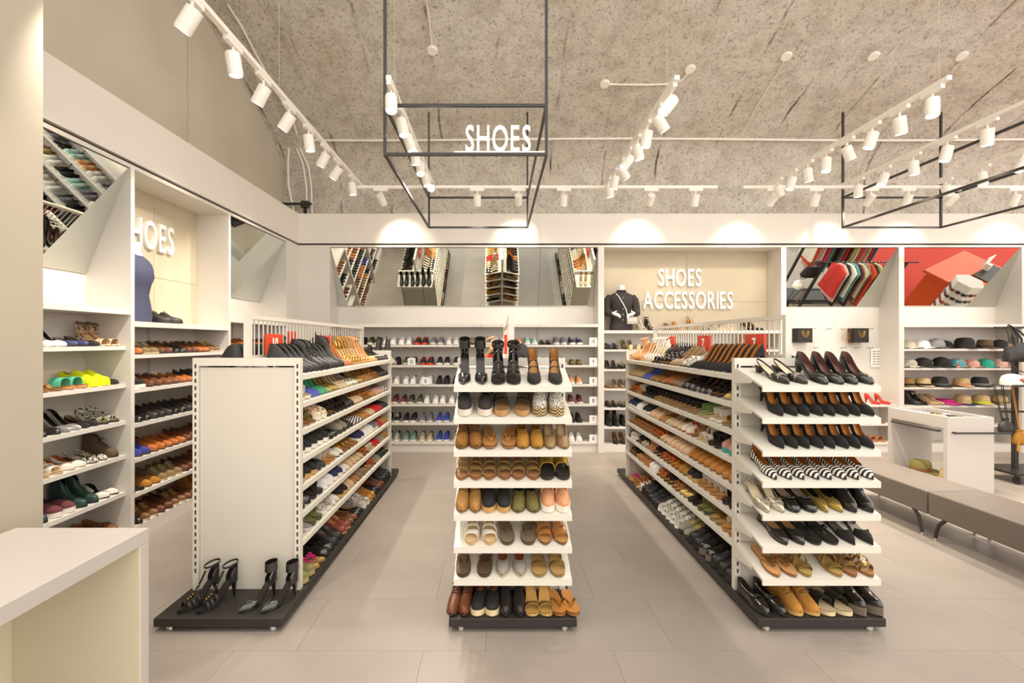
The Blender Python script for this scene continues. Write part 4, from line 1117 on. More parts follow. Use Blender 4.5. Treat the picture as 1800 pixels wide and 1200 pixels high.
# code: (kind, upper, sole, lining, accent, description)
ST = {
 'pk': ('pump', sue(K), lea(K), lea('#b87838'), None, 'black suede pump with tan insole'),
 'pt': ('pump', lea('#a5602c'), lea('#5a3a22'), lea('#c98d55'), None, 'cognac leather pump'),
 'pc': ('pump', lea('#c58c4e'), lea('#8a5a30'), lea('#d8a868'), None, 'camel leather pump'),
 'pn': ('kitten', lea('#8f7450'), lea('#54402c'), lea('#a98d68'), lea('#6d5538'), 'taupe leather pump'),
 'ps': ('pump', met('#c9c6c4'), met('#a8a5a3'), lea('#2a2625'), None, 'silver metallic pump'),
 'pw': ('pump', lea('#e9e4dc'), lea('#c9c2b8'), lea('#2b2726'), None, 'white leather pump'),
 'pb': ('pump', sue('#5b63b8'), lea('#343a78'), lea('#7d7fb6'), None, 'periwinkle blue pump'),
 'pg': ('pump', lea('#3f9d74'), lea('#2b6d50'), lea('#66b78f'), None, 'green leather pump'),
 'po': ('pump', met('#a08a4c'), lea('#6d5c34'), lea('#b59a5e'), None, 'olive gold pump'),
 'pl': ('pump', lea('#cbb48e'), lea('#8d7656'), lea('#b89a70'), None, 'pale beige pump'),
 'pp': ('kitten', pat(K), lea(K), lea('#6b4a44'), pat(K), 'black patent peep-toe pump'),
 'pr': ('pump', sue('#c9302f'), lea('#8a1f20'), lea('#d97a5a'), None, 'bright red pump'),
 'pf': ('kitten', LEO, lea(K), lea('#9a6d3e'), None, 'leopard print pump'),
 'zf': ('pointflat', ZEB, lea('#2a2522'), lea('#ad6c2c'), None, 'black and white striped flat'),
 'kf': ('flat', pat(K), lea(K), lea('#c9a878'), None, 'black patent ballet flat'),
 'kq': ('bowflat', pat('#191715'), lea(K), lea('#c3b3a0'), lea(K), 'black sequinned ballet flat'),
 'gf': ('pointflat', met('#c4a860'), lea('#7b6638'), lea('#2a2522'), None, 'gold slip-on flat'),
 'sf': ('slingback', met('#cfc6b4'), met('#b8ae98'), lea('#e2cfae'), met('#d8d0c0'), 'silver slingback flat'),
 'tf': ('pointflat', lea('#b07a3c'), lea('#5e3f22'), lea('#d0a060'), None, 'tan pointed flat'),
 'bf': ('flat', lea('#d2b48c'), lea('#8f7450'), lea('#7c5330'), None, 'beige ballet flat'),
 'rf': ('flat', sue('#c9262b'), lea('#7a1c1c'), lea('#d8a890'), None, 'red ballet flat'),
 'nf': ('flat', lea('#3a3f63'), lea(K), lea('#b0a08c'), None, 'navy ballet flat'),
 'fk': ('pointflat', lea('#262220'), lea(K), lea('#8a6a50'), None, 'black pointed flat'),
 'fw': ('pointflat', lea('#ece6da'), lea('#b9ad98'), lea('#b8662e'), None, 'white flat with orange lining'),
 'pk2': ('flat', fab('#cf9a94'), lea('#a08070'), lea('#d8b8a0'), None, 'pink ballet flat'),
 'mm': ('moccasin', sue('#a8772a'), lea('#6f4d20'), lea('#c0954a'), lea('#8c6224'), 'mustard suede moccasin'),
 'ml': ('loafer', sue('#b0762c'), lea('#6f4a22'), lea('#c89a58'), sue('#a06a26'), 'mustard suede loafer'),
 'lk': ('loafer', pat(K), rub(K), lea('#3c2a22'), pat(K), 'black patent loafer'),
 'lb': ('loafer', lea('#7b4a28'), rub('#3a2a1e'), lea('#a8713f'), lea('#6b3f20'), 'brown leather loafer'),
 'lc': ('loafer', lea('#b0642a'), rub('#4a2e1a'), lea('#c88d55'), lea('#9a5522'), 'cognac leather loafer'),
 'lo': ('moccasin', sue('#6f6634'), lea('#4d4626'), lea('#57503a'), sue('#6f6634'), 'olive suede loafer'),
 'lg': ('flat', fab('#8f877a'), rub('#b9af8c'), lea('#a85a3a'), None, 'grey canvas loafer'),
 'lw': ('loafer', CHK, rub(K), lea('#c8b8a0'), lea(WHT), 'black and white patterned loafer'),
 'lr': ('loafer', fab('#e2d5c5'), rub('#b84a40'), lea('#d8c4a8'), sue('#c9302f'), 'beige loafer with red bow'),
 'lp': ('loafer', lea('#d9b48c'), rub('#caa27a'), lea('#e0c49c'), lea('#c99d70'), 'pale tan loafer'),
 'le': ('loafer', lea('#8a6f52'), rub('#5a4632'), lea('#b59a78'), lea('#7a6046'), 'taupe leather loafer'),
 'ox': ('oxford', pat(K), rub(K), lea('#6b3f22'), fab(K), 'black patent oxford'),
 'ob': ('oxford', lea('#6b3c22'), rub('#3a251a'), lea('#8a5a38'), fab('#2f2018'), 'brown leather oxford'),
 'oc': ('oxford', lea('#b5662a'), rub('#5a371e'), lea('#8a4a22'), fab('#6b3a1a'), 'cognac leather oxford'),
 'ot': ('oxford', sue('#a97a42'), rub('#7a5a36'), lea('#6a4a2c'), fab('#7a5430'), 'tan suede derby'),
 'od': ('oxford', lea('#2c2523'), rub(K), lea('#5a4436'), fab(K), 'black leather derby'),
 'on': ('oxford', sue('#3a3f8c'), rub('#4a3a2c'), lea('#8a5a38'), fab('#2a2e66'), 'blue suede derby'),
 'oe': ('oxford', sue('#8a7350'), rub('#c8b48c'), lea('#a88d66'), fab('#d8c8a0'), 'taupe suede derby'),
 'oz': ('oxford', lea('#7d5530'), rub('#d8c8a8'), lea('#5a3a20'), fab('#d9c078'), 'brown deck shoe with pale laces'),
 'op': ('platform', pat(K), rub('#6f6354'), lea('#5a3428'), fab(K), 'black patent platform oxford'),
 'oq': ('platform', lea('#24201e'), rub(K), lea('#3a2c24'), fab(K), 'chunky black lace-up shoe'),
 'ws': ('sneaker', fab('#e9e5df'), rub('#f2efe9'), fab('#d8d3ca'), fab('#f4f1ec'), 'white sneaker'),
 'wk': ('sneaker', fab('#e9e5df'), rub('#f2efe9'), fab('#1f1d1c'), fab('#f4f1ec'), 'white sneaker with black collar'),
 'ks': ('sneaker', fab('#26231f'), rub('#efeae2'), fab('#1f1d1c'), fab('#26231f'), 'black sneaker with white sole'),
 'kl': ('sneaker', fab('#23201e'), rub('#e8e2d8'), fab('#1f1d1c'), fab('#e8e2d8'), 'black sneaker with white laces'),
 'kk': ('sneaker', fab('#231f1d'), rub('#2a2624'), fab('#1f1d1c'), fab('#1d1a19'), 'all black sneaker'),
 'os': ('sneaker', fab('#4f5230'), rub('#d8d2c4'), fab('#33351f'), fab('#3f4226'), 'olive green sneaker'),
 'gs': ('sneaker', fab('#77737a'), rub('#d8d3cc'), fab('#4a474c'), fab('#a9a4a8'), 'grey sneaker'),
 'ms': ('sneaker', fab('#6f2c34'), rub('#e0d8cc'), fab('#4a1e24'), fab('#5a242a'), 'maroon sneaker'),
 'bs': ('sneaker', fab('#2c3fa0'), rub('#e0dcd4'), fab('#1f2c70'), fab('#5a6fd0'), 'royal blue sneaker'),
 'rs': ('sneaker', fab('#2a2020'), rub('#d8482c'), fab('#b83224'), fab('#c8402c'), 'black sneaker with red sole'),
 'ls': ('sneaker', fab('#a9cfc4'), rub('#ecf0ea'), fab('#7fa89c'), fab('#e8f0ea'), 'mint sneaker'),
 'es': ('sneaker', fab('#b3a284'), rub('#e4dac6'), fab('#8a7a5c'), fab('#d8ccb0'), 'beige sneaker'),
 'as': ('sneaker', fab('#d99a62'), rub('#f0e6d8'), fab('#b87a44'), fab('#e8c8a0'), 'apricot sneaker'),
 'ts': ('sneaker', fab('#6f8f80'), rub('#dfe2d8'), fab('#4f6a5e'), fab('#9ab8a8'), 'sage green sneaker'),
 'ns': ('sneaker', fab('#2c2f52'), rub('#ece7de'), fab('#22243e'), fab('#e4ded4'), 'navy sneaker'),
 'ys': ('sneaker', fab('#dfe60a'), rub('#dfe60a'), fab('#c8cf08'), fab('#e8f020'), 'neon yellow sneaker'),
 'ms2': ('sneaker', fab('#8a8470'), rub('#3a3632'), fab('#5a564a'), fab('#c8b03a'), 'grey sneaker with yellow laces'),
 'xs': ('sneaker', fab('#c0867c'), rub('#3f9a92'), fab('#8a5aa8'), fab('#8a5aa8'), 'pink sneaker with teal sole'),
 'ds': ('sneaker', CHK, rub('#ece7de'), fab('#1f1d1c'), fab('#ece7de'), 'black white studded sneaker'),
 'gold': ('sneaker', met('#c9a860'), rub('#ece4d4'), fab('#8a7440'), fab('#e4d4a0'), 'gold sneaker'),
 'vk': ('slip', fab('#211e1c'), rub('#c49a5c'), fab('#1a1817'), None, 'black slip-on shoe'),
 'vr': ('slip', fab('#211e1c'), rub('#d8c49a'), sue('#c93a46'), None, 'black slip-on with red lining'),
 'vb': ('slip', fab('#6f3a40'), rub('#e9e2d8'), fab('#4d282d'), None, 'burgundy slip-on with white sole'),
 'vf': ('slip', FLO, rub('#e6decb'), fab('#c8b890'), None, 'floral slip-on with white sole'),
 'vg': ('knot', fab('#2e2a27'), rub('#ddd2c4'), fab('#1f1d1c'), fab('#38332f'), 'charcoal draped slip-on'),
 'vp': ('knot', sue('#cf946a'), rub('#ece4d4'), lea('#d8b090'), sue('#d8a078'), 'peach knotted slip-on'),
 've': ('espadrille', CHK, DOT, fab('#2a2624'), fab('#2a2624'), 'patterned espadrille sneaker'),
 'vo': ('slip', fab('#7c7a4a'), rub('#b09a68'), fab('#5a5836'), None, 'olive canvas espadrille'),
 'kb': ('heelboot', lea('#26231f'), rub(K), lea('#3a302a'), None, 'black heeled ankle boot'),
 'kc': ('chelsea', lea('#2a2623'), rub(K), lea('#3a302a'), fab(K), 'black ankle boot'),
 'bb': ('boot', lea('#24201e'), rub(K), lea('#3a2c24'), fab(K), 'black lace-up boot'),
 'rb': ('boot', lea('#8a3a2c'), rub('#c9a050'), lea('#b8863a'), fab('#c9a050'), 'red-brown work boot'),
 'tb': ('boot', sue('#5f4c38'), rub('#3f3226'), lea('#7a664c'), fab('#3f3226'), 'taupe suede ankle boot'),
 'tn': ('boot', sue('#b07a34'), rub('#c09a58'), lea('#c9a060'), fab('#8a5e28'), 'tan lace-up bootie'),
 'th': ('heelboot', lea('#b5783c'), rub('#6a4524'), lea('#d0a064'), None, 'tan heeled bootie'),
 'be': ('heelboot', sue('#b89a72'), rub('#7c6344'), lea('#c8ae88'), None, 'beige heeled bootie'),
 'gb': ('chelsea', lea('#26403a'), rub(K), lea('#1c2a26'), fab('#1c2a26'), 'dark green ankle boot'),
 'hb': ('lowboot', sue('#8a5c22'), rub('#6a4720'), lea('#a87c3c'), fab('#5e3d18'), 'brown suede buckled bootie'),
 'ck': ('cuff', pat(K), pat(K), lea('#2a2422'), None, 'black ankle-cuff heel'),
 'tt': ('thong', lea('#c48c50'), rub('#8a5f34'), lea('#c08a4e'), None, 'tan thong sandal'),
 'tk': ('thong', lea('#211e1c'), rub(K), lea('#2a2624'), None, 'black thong sandal'),
 'tb2': ('thong', lea('#54402e'), rub('#3f3022'), lea('#5f4a36'), None, 'brown thong sandal'),
 'tg': ('thong', lea('#6f5f4a'), rub('#4d4232'), lea('#7d6c56'), met('#b8b0a0'), 'grey-brown thong sandal'),
 'to': ('thong', met('#c08a3c'), rub('#8a5a28'), lea('#c8853a'), None, 'golden tan thong sandal'),
 'tp': ('flower', sue('#cf2a7a'), rub('#b08a5a'), lea('#c9a468'), sue('#d83a88'), 'tan thong sandal with pink bow'),
 'ty': ('thong', lea('#d8b020'), rub('#8a5f34'), lea('#b07a40'), None, 'yellow thong sandal'),
 'fl': ('flower', lea('#b0763e'), rub('#8a5f34'), lea('#cf9a68'), met('#a88850'), 'tan sandal with metallic flowers'),
 'sg': ('slide', met('#c9a23c'), rub('#2a2624'), lea('#2a2624'), None, 'black slide with gold band'),
 'sk': ('slide', lea('#262220'), rub('#2a2624'), lea('#3a322c'), None, 'black slide sandal'),
 'sn': ('slide', mat('black_eyelet', '#211e1c', .4), rub('#d8c49a'), lea('#d8c49a'), None, 'black slide with pale sole'),
 'sw': ('slide', lea('#ece6da'), rub('#ddd4c4'), lea('#d8b890'), None, 'white slide sandal'),
 'sm': ('slide', lea('#5fc9a8'), rub('#c08a58'), lea('#b87a4a'), None, 'mint green slide sandal'),
 'so': ('slide', sue('#6f7040'), rub('#4d4c2c'), lea('#7d7c4c'), None, 'olive slide sandal'),
 'sy': ('slide', lea('#8a8288'), rub('#c8c0b8'), lea('#a9a0a0'), None, 'grey slide sandal'),
 'sp': ('slide', lea('#d69a70'), rub('#b8845a'), lea('#c89064'), None, 'peach slide sandal'),
 'sx': ('slide', lea('#e6dfd2'), rub('#b0763a'), lea('#bd8a50'), None, 'white-banded tan slide'),
 'sb': ('slide', lea('#2c2724'), rub('#8f7248'), lea('#c8a070'), None, 'black-banded tan slide'),
 'sgn': ('slide', lea('#7f9a5e'), rub('#a89868'), lea('#b8b880'), None, 'green slide sandal'),
 'cs': ('twostrap', lea('#26221f'), rub('#b88d58'), lea('#9a744a'), None, 'cork two-strap sandal with black straps'),
 'gd': ('band2', met('#b0904e'), rub('#8f7448'), lea('#b8935a'), None, 'gold two-band sandal'),
 'sa': ('strappy', lea('#b0743c'), rub('#7a5230'), lea('#bd8a54'), None, 'tan strappy sandal'),
 'sz': ('strappy', met('#b39a66'), rub('#8a5c34'), lea('#a87850'), None, 'bronze strappy sandal'),
 'sc': ('strappy', lea('#2a2522'), rub('#2a2522'), lea('#a8743c'), None, 'black strappy sandal'),
 'swt': ('strappy', lea('#ece4d6'), rub('#c9a878'), lea('#d8ba8c'), None, 'white strappy sandal'),
 'szb': ('strappy', ZBR, rub('#2a2522'), lea('#a8a458'), None, 'zebra print strappy sandal'),
 'sor': ('strappy', lea('#c8662c'), rub('#7a4a28'), lea('#b87a48'), None, 'orange strappy sandal'),
 'scg': ('cross', met('#b89a58'), rub('#9a7c48'), lea('#c0a060'), None, 'gold cross-strap sandal'),
 'scw': ('cross', lea('#ece4d6'), rub('#d0b48c'), lea('#dcc298'), None, 'cream cross-strap sandal'),
 'hk': ('heelsandal', lea('#211e1c'), lea(K), lea('#2a2422'), met('#d8b040'), 'black gold-studded high-heeled sandal'),
 'hg': ('heelsandal', met('#cfa45a'), lea('#b8935a'), lea('#d8b47c'), None, 'gold high-heeled sandal'),
 'hn': ('heelsandal', lea('#d9a878'), lea('#b8855a'), lea('#e0bc90'), None, 'nude high-heeled sandal'),
 'hw': ('heelsandal', lea('#e9e0d2'), lea('#c9b89c'), lea('#dcc6a2'), None, 'white and brown high-heeled sandal'),
 'gl': ('gladiator', lea('#28231f'), lea(K), lea('#3a302a'), None, 'black caged gladiator heel'),
 'wd': ('wedge', met('#a8884e'), JUTE, lea('#c89c54'), lea('#8a6a3a'), 'gold cross-strap wedge'),
 'wf': ('floralwedge', FLO, FLO, lea('#c89c6c'), lea('#6a4a34'), 'floral print wedge sandal'),
 'wb': ('wedge', lea('#2a2522'), rub('#2a2522'), lea('#3a302a'), lea(K), 'black wedge sandal'),
 'mu': ('mule', lea('#b8772c'), rub('#8a5a28'), lea('#c8944c'), None, 'mustard leather mule'),
 'mk': ('mule', lea('#2a2522'), rub(K), lea('#8a6a4a'), None, 'black leather mule'),
 'sl': ('slingback', pat(K), lea(K), lea('#d8c4a4'), met('#c9bfae'), 'black slingback with silver toe band'),
 'ss': ('slingback', SNA, lea('#3a332c'), lea('#b8a88c'), lea(K), 'snake print slingback'),
 'dk': ('dorsay', sue('#24201e'), lea(K), lea('#5a5048'), None, 'black two-piece pointed flat'),
 'dw': ('dorsay', lea('#e6dfd2'), lea(K), lea('#2a2422'), None, 'black and white two-piece flat'),
 'lu': ('laceup', sue('#24201e'), lea(K), lea('#b07a3c'), fab(K), 'black lace-up heel'),
}
def place_shoe(code, side, M4, label, group, simple=False):
    kind, up, so_, li, ac, desc = ST[code]
    parts, joined, W, L, cx, cy = shoe_meshes(kind, side)
    mm_ = [up, so_, li or up, ac or up]
    loc, q, _ = (M4 @ Matrix.Translation((-cx, -cy, 0))).decompose()
    nm = KIND_NAME[kind]
    if simple:
        o = put(nm, joined, mm_, None, loc)
        tag(o, label, 'shoe', group)
    else:
        o = thing(nm, label, 'shoe', loc, None, group)
        for pn, me, slot in parts:
            put(pn, me, mm_[slot], o)
    o.rotation_mode = 'QUATERNION'; o.rotation_quaternion = q
    return o

def shelf_row(items, length, surf, where, group, start_word, simple=False, jitter=.06, maxgap=.03, lead=.25):
    """items: codes, one per shoe, in order from the start; surf(d) -> 4x4 matrix at distance d along the shelf"""
    ws = [shoe_meshes(ST[c][0], 1)[2] + .004 for c in items]
    tot = sum(ws)
    gap = (length - tot) / max(1, len(items))
    while gap < -.001 and len(items) > 2:
        items = items[:-1]; ws = ws[:-1]; tot = sum(ws); gap = (length - tot) / len(items)
    gap = min(gap, maxgap)
    d = (length - tot - gap * len(items)) * lead + gap / 2
    for i, c in enumerate(items):
        side = 1 if i % 2 == 0 else -1
        # shoes of a pair stand closer together
        d0 = d + ws[i] / 2 + (gap * .3 if i % 2 == 0 else -gap * .3)
        jit = min(jitter, .012 + max(0, gap) * 2.0)
        L = shoe_meshes(ST[c][0], 1)[3]
        M4 = surf(d0) @ Matrix.Translation((0, L / 2 + .002 + random.uniform(0, .004), 0.0008)) @ Matrix.Rotation(random.uniform(-jit, jit), 4, 'Z')
        place_shoe(c, side, M4, ST[c][5] + ', ' + ORD[i] + ' ' + start_word + ', ' + where, group, simple)
        d += ws[i] + gap
def seq(s):
    """'pk*4 zf*2' -> list of codes"""
    out = []
    for w in s.split():
        c, _, n = w.partition('*')
        out += [c] * int(n or 2)
    return out
# ------------------------------------------------------------------ stocking the racks
RZ = lambda a: Matrix.Rotation(a, 4, 'Z')
RX = lambda a: Matrix.Rotation(a, 4, 'X')
PITCH = math.atan(RISE / .282)
EPITCH = math.atan(ERISE / (EDEPTH - .011))
def side_surf(xc, side, z, y0, flat=False):
    """side +1: shelf that faces +X, -1: faces -X; distance runs away from the camera"""
    fx = xc + side * (.325 if flat else .297)
    return lambda d: Matrix.Translation((fx, y0 + d, z)) @ RZ(math.radians(90) * side) @ RX(0 if flat else PITCH)
def end_row(items, xc, z, where, group, flat=False, d_toe=3.13 * KY):
    """shoes on an end shelf; each item: (code, x in the frame, yaw, distance back from the edge)"""
    dep = .272 if flat else EDEPTH - .006
    fy = GY - dep
    g = [shoe_meshes(ST[it[0]][0], 1) for it in items]
    yw = [it[2] if len(it) > 2 else 0.0 for it in items]
    xs = [wpx(it[1], d_toe) for it in items]
    for _ in range(60):       # neighbours stand clear of each other
        for i in range(len(xs) - 1):
            need = (g[i][2] + g[i + 1][2]) / 2 / math.cos((yw[i] + yw[i + 1]) / 2) + .0015 + .09 * abs(yw[i] - yw[i + 1])
            d = need - (xs[i + 1] - xs[i])
            if d > 0: xs[i] -= d / 2; xs[i + 1] += d / 2
        lim = .36 if flat else .304
        xs[0] = max(xs[0], xc - lim + g[0][2] / 2); xs[-1] = min(xs[-1], xc + lim - g[-1][2] / 2)
    for i, it in enumerate(items):
        c, L, yaw = it[0], g[i][3], yw[i]
        back = min(it[3] if len(it) > 3 else .004, dep - L - .006)
        M4 = Matrix.Translation((xs[i], fy, z + .0008)) @ RX(0 if flat else EPITCH) @ Matrix.Translation((-math.sin(yaw) * L / 2, L / 2 + back, 0)) @ RZ(yaw)
        place_shoe(c, 1 if i % 2 == 0 else -1, M4, ST[c][5] + ', ' + ORD[i] + ' from left, ' + where, group)
def pairs(c, *pxs): return [(c, p) for p in pxs]

RE = [
 [('sl', 1385, .25), ('sl', 1415, .25), ('pp', 1460, .12), ('pp', 1487, .12), ('pp', 1513, .1), ('pp', 1539, .08)],
 pairs('pk', 1373, 1396, 1421, 1446, 1469, 1492, 1514, 1537),
 pairs('pk', 1378, 1400, 1423, 1446, 1467, 1489, 1514, 1538),
 pairs('zf', 1367, 1390, 1416, 1440, 1468, 1490, 1516, 1538),
 [('sf', 1366), ('sf', 1389), ('kq', 1416), ('kq', 1441), ('gf', 1464), ('gf', 1488), ('ox', 1515), ('ox', 1541)],
 [('kf', 1380, .05), ('kf', 1407, .05), ('tk', 1436, .1), ('tk', 1464, .1), ('dk', 1499, .05), ('dk', 1530, -.05)],
 [('fl', 1368), ('fl', 1392), ('scg', 1417), ('scg', 1474), ('sz', 1510), ('sz', 1537)],
]
for i, it in enumerate(RE):
    end_row(it, XR, ZE[i], ORD[i] + ' shelf, bench-side rack end', 'shoes on the bench-side rack end')
end_row([('lk', 1388, .10), ('lk', 1414, .10), ('tn', 1437, .06), ('tn', 1458, .06), ('sn', 1480, .08), ('sn', 1501, .08), ('op', 1524, .06), ('op', 1547, .06)], XR, BASE_Z, 'black base, bench-side rack end', 'shoes on the bench-side rack end', True)
CE = [
 [('ck', 815), ('ck', 848, .1), ('gl', 876), ('gl', 903), ('lu', 940), ('lu', 978)],
 [('vg', 822, .1), ('vg', 849, -.05), ('cs', 886, .05), ('cs', 913, -.1), ('ve', 952), ('ve', 977)],
 [('hb', 817), ('hb', 838, .1), ('tt', 862, .08), ('tt', 889, -.08), ('mm', 914), ('mm', 938), ('pn', 964), ('pn', 990)],
 pairs('sz', 812, 836, 861, 886, 911, 935) + pairs('sg', 961, 988),
 [('ot', 819), ('ot', 843), ('vk', 869), ('vk', 893), ('lo', 916, -.05), ('lo', 940, .05), ('vp', 967), ('vp', 992)],
 [('swt', 829), ('swt', 860), ('tg', 895, .1), ('tg', 926, -.1), ('sa', 962, .1), ('sa', 987, .1)],
 [('tb2', 819, .1), ('tb2', 846, -.1), ('lg', 884), ('lg', 914), ('gd', 949), ('gd', 981)],
]
for i, it in enumerate(CE):
    end_row(it, XC, ZE[i], ORD[i] + ' shelf, middle rack end', 'shoes on the middle rack end')
end_row([('ob', 806, -.12), ('ob', 829, -.12), ('vr', 852, -.08), ('vr', 875, -.08), ('od', 898), ('od', 919), ('wd', 942), ('wd', 964), ('to', 985, .08), ('to', 1006, .08)], XC, BASE_Z, 'black base, middle rack end', 'shoes on the middle rack end', True)
# two pairs of black heels on the bare deck of the blank-ended rack
for i, (c, px, yaw, back) in enumerate([('hk', 332, -.45, .02), ('hk', 365, -.45, .02), ('ck', 440, -.5, .02), ('ck', 478, -.5, .02)]):
    L = shoe_meshes(ST[c][0], 1)[3]
    M4 = Matrix.Translation((wpx(px, 3.16 * KY), GY - .272, BASE_Z + .0008)) @ Matrix.Translation((0, L / 2 + back, 0)) @ RZ(yaw)
    place_shoe(c, 1 if i % 2 == 0 else -1, M4, ST[c][5] + ', ' + ORD[i] + ' from left on the bare black rack deck', 'heels on the bare rack deck')

LA = [
 'kb*4 bb*2 kb*3 kc*1 pt*3 hg*4 hn*3 pc*3 sl*7 kc*2',
 'sw*2 pb*2 pg*2 po*3 pl*3 sf*3 po*2 pf*4 sa*3 kb*4',
 'sz*3 vf*2 sc*2 wb*3 kb*2 bf*3 sa*3 tf*2 pk2*3 zf*3',
 'kl*3 ks*2 kf*2 ms2*2 fk*2 zf*3 tf*3 bf*2 rf*3 fk*3',
 'vk*3 fk*2 sx*2 dw*2 ty*2 tt*2 ns*2 ws*3 gs*2 rf*2 tf*3',
 'lk*2 sk*2 ws*2 ns*2 fw*2 lp*2 bf*2 sor*2 scw*2 rf*2 lg*2 tf*2',
 'sy*2 so*2 ds*2 fw*2 vk*2 lp*2 tf*2 le*2 sb*2 sor*2 lg*2 fk*2 kf*2',
]
for i, s in enumerate(LA):
    shelf_row(seq(s), GL - .09, side_surf(XL, 1, ZF[i], GY + .045), ORD[i] + ' shelf, blank-ended rack', 'shoes on the aisle side of the blank-ended rack', 'from near end')
shelf_row(seq('vo*2 tp*2 lk*2 kc*2 rb*2 lb*2 kf*2 ds*2 tn*2 lk*2 ob*2 oq*3'), GL - .09, side_surf(XL, 1, BASE_Z, GY + .045, True), 'black base, blank-ended rack', 'shoes on the aisle side of the blank-ended rack', 'from near end')
RA = [
 'pk*9 lw*2 pn*3 sc*3 wb*2 hw*4 th*3 hn*2',
 'po*2 sc*2 pp*3 lk*2 le*2 lc*2 pf*4 pb*3 be*5',
 'gd*2 sw*2 sgn*2 sb*10 sk*4 sx*2 sor*3 sa*3',
 'xs*2 sk*2 scw*2 sa*1 lr*2 bf*2 pl*2 tf*2 lp*3 kl*2 ws*2 ns*3',
 'mu*5 ml*3 lp*5 bf*2 sor*3 sa*6 tt*3',
 'sk*2 sx*4 vk*2 mm*2 to*2 sor*3 sc*2 sp*2 ss*2 sc*2 ds*2 wb*2',
 'sx*2 gd*2 so*2 tk*2 gf*2 sa*2 sc*2 sor*2 ws*2 sp*3 tf*2 sc*3',
]
for i, s in enumerate(RA):
    shelf_row(seq(s), GL - .09, side_surf(XR, -1, ZF[i], GY + .045), ORD[i] + ' shelf, bench-side rack aisle', 'shoes on the aisle side of the bench-side rack', 'from near end')
shelf_row(seq('oq*3 op*2 oq*2 ms2*2 ds*5 bb*3 oq*2 swt*2 sa*2 tp*2 lb*1 ns*2'), GL - .09, side_surf(XR, -1, BASE_Z, GY + .045, True), 'black base, bench-side rack aisle', 'shoes on the aisle side of the bench-side rack', 'from near end')
# sides that only the mirrors show
shelf_row(seq('kb*6 hk*4 sl*4 kc*6 pp*4'), GL - .09, side_surf(XL, -1, ZF[0], GY + .045), 'top shelf, blank-ended rack wall side', 'shoes on the wall side of the blank-ended rack', 'from near end')
shelf_row(seq('tf*2 pt*4 lk*4 sa*4 fk*4 kf*4'), GL - .09, side_surf(XL, -1, ZF[1], GY + .045), 'second shelf, blank-ended rack wall side', 'shoes on the wall side of the blank-ended rack', 'from near end')
CL = ['hn*3 hg*4 rf*2 pl*3 sl*2', 'sa*4 sor*3 tf*3', 'sz*4 scg*3 pf*3', 'lb*4 ob*3 mm*3', 'gs*3 kf*3 tk*3']
CR = ['kb*3 pk*3 pt*2 kb*4', 'pn*4 lb*3 le*3', 'kf*4 lk*4 fk*2', 'sc*4 ox*3 sb*3', 'sor*3 sa*4 tf*3']
for i in range(5):
    shelf_row(seq(CL[i]), GL * .47, side_surf(XC, -1, ZF[i], GY + GL * .51), ORD[i] + ' shelf, middle rack pillar side', 'shoes on the hidden sides of the middle rack', 'from midway', i > 2, .06, .07)
    shelf_row(seq(CR[i]), GL * .47, side_surf(XC, 1, ZF[i], GY + GL * .51), ORD[i] + ' shelf, middle rack bench side', 'shoes on the hidden sides of the middle rack', 'from midway', i > 2, .06, .07)
shelf_row(seq('kf*4 pk*4 ss*4 lw*4 kb*6'), GL - .09, side_surf(XR, 1, ZF[0], GY + .045), 'top shelf, bench side of rack', 'shoes on the bench side of the bench-side rack', 'from near end')
def far_surf(xc):
    return lambda d: Matrix.Translation((xc + .30 - d, GY + GL + EDEPTH - .006, ZE[0])) @ RZ(math.pi) @ RX(EPITCH)
shelf_row(seq('kc*2 kb*4'), .58, far_surf(XL), 'far end shelf of blank-ended rack', 'shoes on the far rack ends', 'from bench side')
shelf_row(seq('po*4 pl*2'), .58, far_surf(XR), 'far end shelf of bench-side rack', 'shoes on the far rack ends', 'from bench side')

# rear wall
BW = [
 'gs*2 kk*2 os*2 ws*2 ws*2 rs*2 gs*2 ws*2 ms2*2 gs*2 ws*2 as*2 ls*2 fk*2 gs*2 ns*2',
 'os*2 kk*2 rs*2 kk*2 os*2 rs*2 ks*2 ks*2 wk*2 gs*2 ls*2 ks*2 ws*2 gold*2 lo*2',
 'ws*2 wk*2 ws*2 ws*2 wk*2 ws*2 kk*2 kk*2 kk*2 ks*2 gs*2 ws*2 ws*2 gold*2 as*2',
 'ws*2 bs*2 ns*2 ms2*1 ms*2 os*2 ws*2 ws*2 wk*2 ws*2 gs*2 ms*2 kk*2 gs*2 kl*2 ms*2',
 'kk*2 gs*2 ks*2 kl*2 ks*2 gs*2 bs*2 ls*2 ks*2 bs*2 ls*2 ks*2 kk*2 kk*2 kk*2',
 'ls*2 os*2 ts*2 ds*2 ts*2 es*2 bs*2 es*2 wk*2 ks*2 ts*2 bs*2 ws*2 as*2 ws*2',
]
def back_surf(x0, z):
    return lambda d: Matrix.Translation((x0 + d, YS + .040, z))
for i, s in enumerate(BW):
    shelf_row(seq(s), 3.42, back_surf(BX0 + .06, Z_MIRROR_BAY[i]), ORD[i] + ' shelf, rear mirror bay', 'sneakers on the rear mirror bay shelves', 'from left', True, .04)
NB = ['lk*2 po*2 kf*2 bf*2 sa*2 lc*2 fl*2 tf*2 hn*2 pn*2', 'pp*2 fk*2 kf*2 pk*2 bf*2', 'tt*1 pn*4 pk*3 bf*2 ', 'fk*2 kf*2 lk*2', 'kc*2 kb*2 pk*4', 'lu*2 pk*2']
for i, z in enumerate(Z_NICHE_BAY[:5]):
    shelf_row(seq(NB[i]), 2.34, back_surf(1.45, z), ORD[i] + ' shelf, rear niche bay', 'shoes on the rear niche bay shelves', 'from left', True, .1, .012 if i else .05, 0.02)
